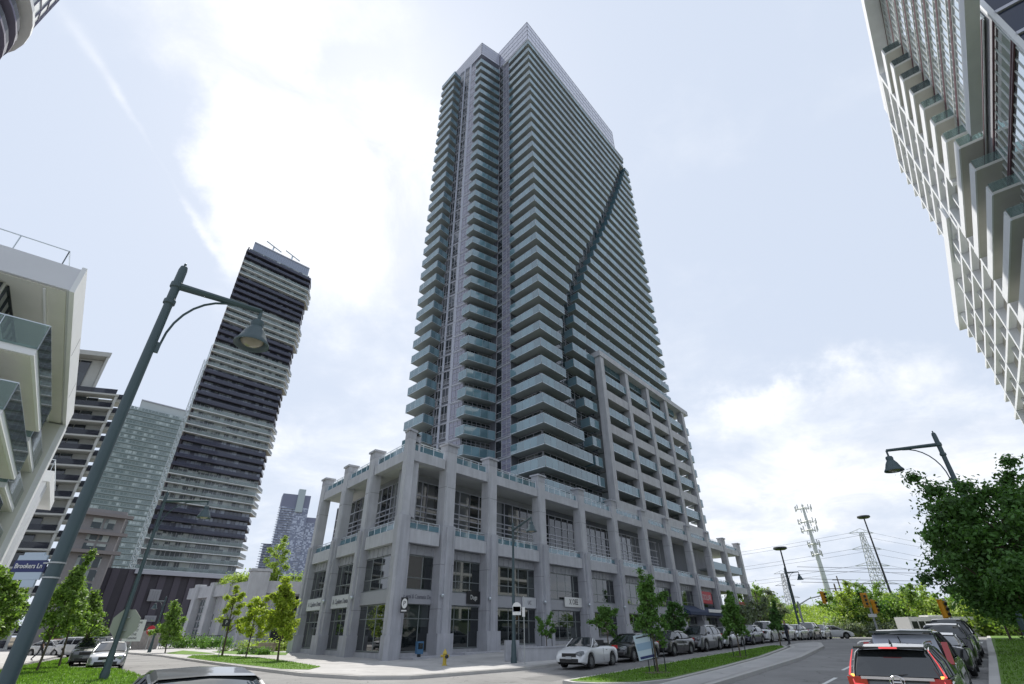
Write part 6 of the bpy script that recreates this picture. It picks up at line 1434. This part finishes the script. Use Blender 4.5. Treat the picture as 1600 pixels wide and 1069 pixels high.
# white box truck / bus beyond them
b_ = at(1462, 975, 82); t = thing('white_bus', 'white bus with dark windows beyond the right hand row', 'bus', (b_[0], 82, gz(b_[0],82)-.6), R(8))
c = MB(); c.box((0,0,1.75),(10.5,2.5,2.7)); obj('body', c, M['white'], t)
for i in range(9): c = MB(); c.box((-4.5+i*1.1,-1.26,2.1),(.9,.04,.9)); obj('window', c, M['car_glass'], t)
c = MB(); c.box((0,0,3.2),(3,1.6,.25)); obj('roof_unit', c, M['white'], t)
for x in (-3.3,3.2):
    for y in (-1.1,1.1): c = MB(); c.lathe([(0,-.15),(.48,-.14),(.5,0),(.48,.14),(0,.15)], 16, (x,y,.5), Matrix.Rotation(math.pi/2,4,'X')); obj('wheel', c, M['tyre'], t)
# minivan rear details
def at_rear(t, L, items):
    for n, c_, d_, m_, rot in items: c = MB(); c.box(c_, d_, 0, rot or Matrix()); obj(n, c, m_, t)
def rear_glass(t, x_b, z_b, x_t, z_t, hb, ht, m_, name='rear_window'):
    c = MB(); c.add([(x_b,-hb,z_b),(x_b,hb,z_b),(x_t,ht,z_t),(x_t,-ht,z_t),(x_b+.02,-hb,z_b),(x_b+.02,hb,z_b),(x_t+.02,ht,z_t),(x_t+.02,-ht,z_t)], [(0,3,2,1),(4,5,6,7),(0,1,5,4),(1,2,6,5),(2,3,7,6),(3,0,4,7)]); return obj(name, c, m_, t)
M['pale_glass'] = mat('painted_backlight_glass', (.42,.44,.52), .15, spec=.8, coat=.5)  # light coming through the rear window is put into the pale colour
rear_glass(van, -2.59, 1.10, -2.40, 1.66, .82, .74, M['pale_glass'])
c = MB(); c.box((-2.46,0,1.74),(.34,1.50,.05)); obj('spoiler', c, PT_['green'], van); c = MB(); c.tube([(-2.61,0,1.12),(-2.45,.1,1.62)], .012, 4); obj('wiper', c, M['trim'], van)
for sy in (1,-1):
    c = MB(); c.box((-2.50,sy*.93,1.22),(.14,.14,.52), 0, Matrix.Rotation(.18,4,'Y')); obj('tail_light', c, M['tail'], van)
c = MB(); c.box((-2.57,0,.9),(.03,1.5,.04)); obj('chrome_strip', c, M['chrome'], van)
# the braking crossover nearest the camera
crv = car('suv', spot(14.9+2.3, -1.95, -.05), HD, PT_['grey'], 'dark grey crossover with lit red tail lamps, nearest vehicle at lower right', 'crossover', None, 'moving_car')
for ch in list(crv.children):
    if ch.name.startswith('tail_light'): bpy.data.objects.remove(ch)
rear_glass(crv, -2.335, 1.12, -2.02, 1.57, .74, .60, M['car_glass'])
c = MB(); c.prism([(-2.16,-.66),(-2.16,.66),(-1.80,.62),(-1.80,-.62)], 1.615, 1.655); obj('spoiler', c, PT_['black'], crv)
c = MB(); c.box((-2.165,0,1.633),(.02,.34,.035)); obj('brake_light', c, M['tail_on'], crv)
for sy in (1,-1):
    c = MB(); c.tube([(-2.10,sy*.70,1.60),(-2.20,sy*.79,1.36),(-2.30,sy*.86,1.12)], [.008,.013,.022], 8); tl = obj('tail_light', c, M['tail_on'], crv)
    c = MB(); c.box((-2.30,sy*.74,1.02),(.10,.36,.16), 0, Matrix.Rotation(sy*.18,4,'Z')); obj('lower_lens', c, M['tail'], tl)
    c = MB(); c.tube([(-2.335,sy*.82,1.12),(-2.365,sy*.80,.97),(-2.37,sy*.62,.95)], .018, 6); obj('light_bar', c, M['tail_on'], tl)
    c = MB(); c.box((-2.33,sy*.80,1.10),(.03,.06,.09)); obj('indicator', c, M['amber_on'], tl)
c = MB(); c.box((-2.345,0,1.085),(.03,1.30,.05)); obj('chrome_strip', c, M['chrome'], crv)
c = MB()
for a, b in (((-.09,-.075),(-.06,.08)),((.09,-.075),(.06,.08)),((-.075,0),(.075,0))): c.tube([(-2.375,a[0],1.02+a[1]),(-2.375,b[0],1.02+b[1])], .014, 6)
e_ = obj('emblem', c, M['chrome'], crv); c = MB(); pts = [(-2.37,.13*math.cos(a)*(1+.12*math.sin(a)),1.02+.11*math.sin(a)) for a in [i*math.pi/10 for i in range(21)]]; c.tube(pts, .010, 5, False); obj('emblem_ring', c, M['chrome'], e_)
c = MB(); c.tube([(-2.36,.05,1.14),(-2.27,-.34,1.16)], .014, 5); obj('wiper', c, M['trim'], crv)
c = MB(); c.add([(-1.62,-.02,1.69),(-1.62,.02,1.69),(-1.36,.012,1.69),(-1.36,-.012,1.69),(-1.60,0,1.79),(-1.52,0,1.79)], [(0,1,4),(2,3,5),(1,2,5,4),(3,0,4,5),(0,3,2,1)]); obj('shark_fin_antenna', c, M['black'], crv)
for sy in (1,-1): c = MB(); c.tube([(-1.7,sy*.62,1.70),(-1.2,sy*.64,1.735),(.1,sy*.64,1.73),(.4,sy*.62,1.68)], .016, 5); obj('roof_rail', c, M['chrome'], crv)
mh = spot(22.5, -6.6, .006); c = MB(); c.lathe([(0,.0),(.33,0),(.36,-.01)], 20); o_ = obj('manhole_cover', c, M['dark_metal']); o_.location = mh; tag(o_, 'round dark manhole cover in the near lane', 'manhole cover')
# left side vehicles
sp_ = G(153, 1049); car('sedan', ((G(122,1050)[0]+G(185,1048)[0])/2-1.2, (G(122,1050)[1]+G(185,1048)[1])/2+2.1, 0), R(146), PT_['silver'], 'silver sedan waiting beside the corner lawn, facing the camera', 'sedan', None)
car('suv', (-30.5, 41.5, 0), R(146), PT_['grey'], 'grey crossover standing just behind the silver sedan', 'car', None)
car('suv', (-33.0, 46.5, 0), R(146), PT_['silver'], 'pale van roofline behind the grey crossover at the left', 'car', None)
for i, (px, py, c_, k_, l_) in enumerate(((98,1028,'white','suv','white crossover parked far behind the lawn trunks'),(50,1028,'white','sedan','white car at the far left behind the lamp post'),(122,1020,'black','suv','black crossover behind the white crossover'),(70,1022,'red','hatch','red car glimpsed behind the lawn trunks'))):
    g0 = G(px, py); car(k_, (g0[0], g0[1]+2, 0), R(100), PT_[c_], l_, 'car', 'cars parked behind the corner lawn')
car('sedan', (-4.8, 8.9, -.15), R(-38), PT_['grey'], 'dark sedan roof cut by the bottom edge of the picture', 'sedan', None, 'moving_car')

# ================================================================== PEOPLE
def person(pos, face, label, shirt, pants, skin=(.35,.22,.16), hair=(.03,.02,.015), H=1.74, walk=.18, bend=0.0):
    t = thing('person', label, 'person', pos, math.pi/2-face)
    k = H/1.75
    J = [(0,0,.95),(0,0,1.15),(.0,0,1.38),(0,0,1.50),(0,0,1.60),
         (0,.10,.90),(walk*.55,.11,.50),(walk,.11,.09),(walk+.17,.12,.04),
         (0,-.10,.90),(-walk*.3,-.11,.50),(-walk*1.2,-.11,.12),(-walk*1.2+.15,-.12,.05),
         (0,.20,1.41),(-.05,.26,1.15),(.06,.27,.90),(.10,.26,.80),
         (0,-.20,1.41),(.06,-.26,1.15),(.14,-.25,.92),(.18,-.24,.82)]
    E_ = [(0,1),(1,2),(2,3),(3,4),(0,5),(5,6),(6,7),(7,8),(0,9),(9,10),(10,11),(11,12),(2,13),(13,14),(14,15),(15,16),(2,17),(17,18),(18,19),(19,20)]
    Rr = [.15,.13,.16,.06,.055,.095,.065,.045,.035,.095,.065,.045,.035,.065,.045,.035,.025,.065,.045,.035,.025]
    c = MB()
    c.tube([J[0],J[1],J[2],(0,0,1.46)], [.15*k,.135*k,.165*k,.08*k], 12)
    me = bpy.data.meshes.new('body'); me.from_pydata([(a*k,b*k,c_*k) for a, b, c_ in J], E_, []); o = bpy.data.objects.new('body_src', me); COL.objects.link(o)
    sk = o.modifiers.new('s','SKIN'); su = o.modifiers.new('u','SUBSURF'); su.levels = 1; su.render_levels = 1
    for i, v in enumerate(me.skin_vertices[0].data): v.radius = (Rr[i]*k, Rr[i]*k*(1.0)); v.use_root = (i == 0)
    dg = bpy.context.evaluated_depsgraph_get(); m2 = bpy.data.meshes.new_from_object(o.evaluated_get(dg)); bpy.data.objects.remove(o)
    ms_ = [mat('shirt_%d' % len(bpy.data.materials), shirt, .9), mat('trousers_%d' % len(bpy.data.materials), pants, .9), mat('skin_%d' % len(bpy.data.materials), skin, .6), mat('shoe_%d' % len(bpy.data.materials), (.03,.03,.03), .6)]
    m2.materials.clear()
    for m_ in ms_: m2.materials.append(m_)
    for p in m2.polygons:
        z = p.center.z/k; y = abs(p.center.y)/k; p.use_smooth = True
        p.material_index = 3 if z < .09 else (2 if (y > .21 and z < 1.12) or z > 1.50 else (1 if z < .95 else 0))
    put('body', m2, None, t)
    c = MB(); c.lathe([(0,-.13),(.055,-.12),(.075,-.06),(.085,.02),(.08,.08),(.045,.13),(0,.14)], 14, (.015*k,0,1.66*k)); c.box((.10*k,0,1.655*k),(.03,.025,.04)); hd = obj('head', c, ms_[2], t, smooth=True)
    c = MB(); c.lathe([(.088,.0),(.094,.04),(.085,.10),(.05,.145),(0,.155)], 14, (-.008*k,0,1.66*k)); obj('hair', c, mat('hair_%d' % len(bpy.data.materials), hair, .8), hd, smooth=True)
    return t
pp_ = G(1234, 1008); person((pp_[0], pp_[1], pp_[2]), R(250), 'person in dark clothes standing beside the parked cars at the end of the median', (.03,.035,.05), (.02,.022,.03))
pl_ = (-33.2, 34.6); person((-27.9, 28.6-1.2, KERB), R(120), 'person in a white shirt walking at the far left edge behind the lamp post', (.6,.6,.6), (.03,.035,.05), walk=.25)
person((-36.5, 44.5, KERB), R(60), 'person in black with a bag on the far pavement behind the lamp post', (.03,.03,.03), (.05,.05,.06), walk=.3)
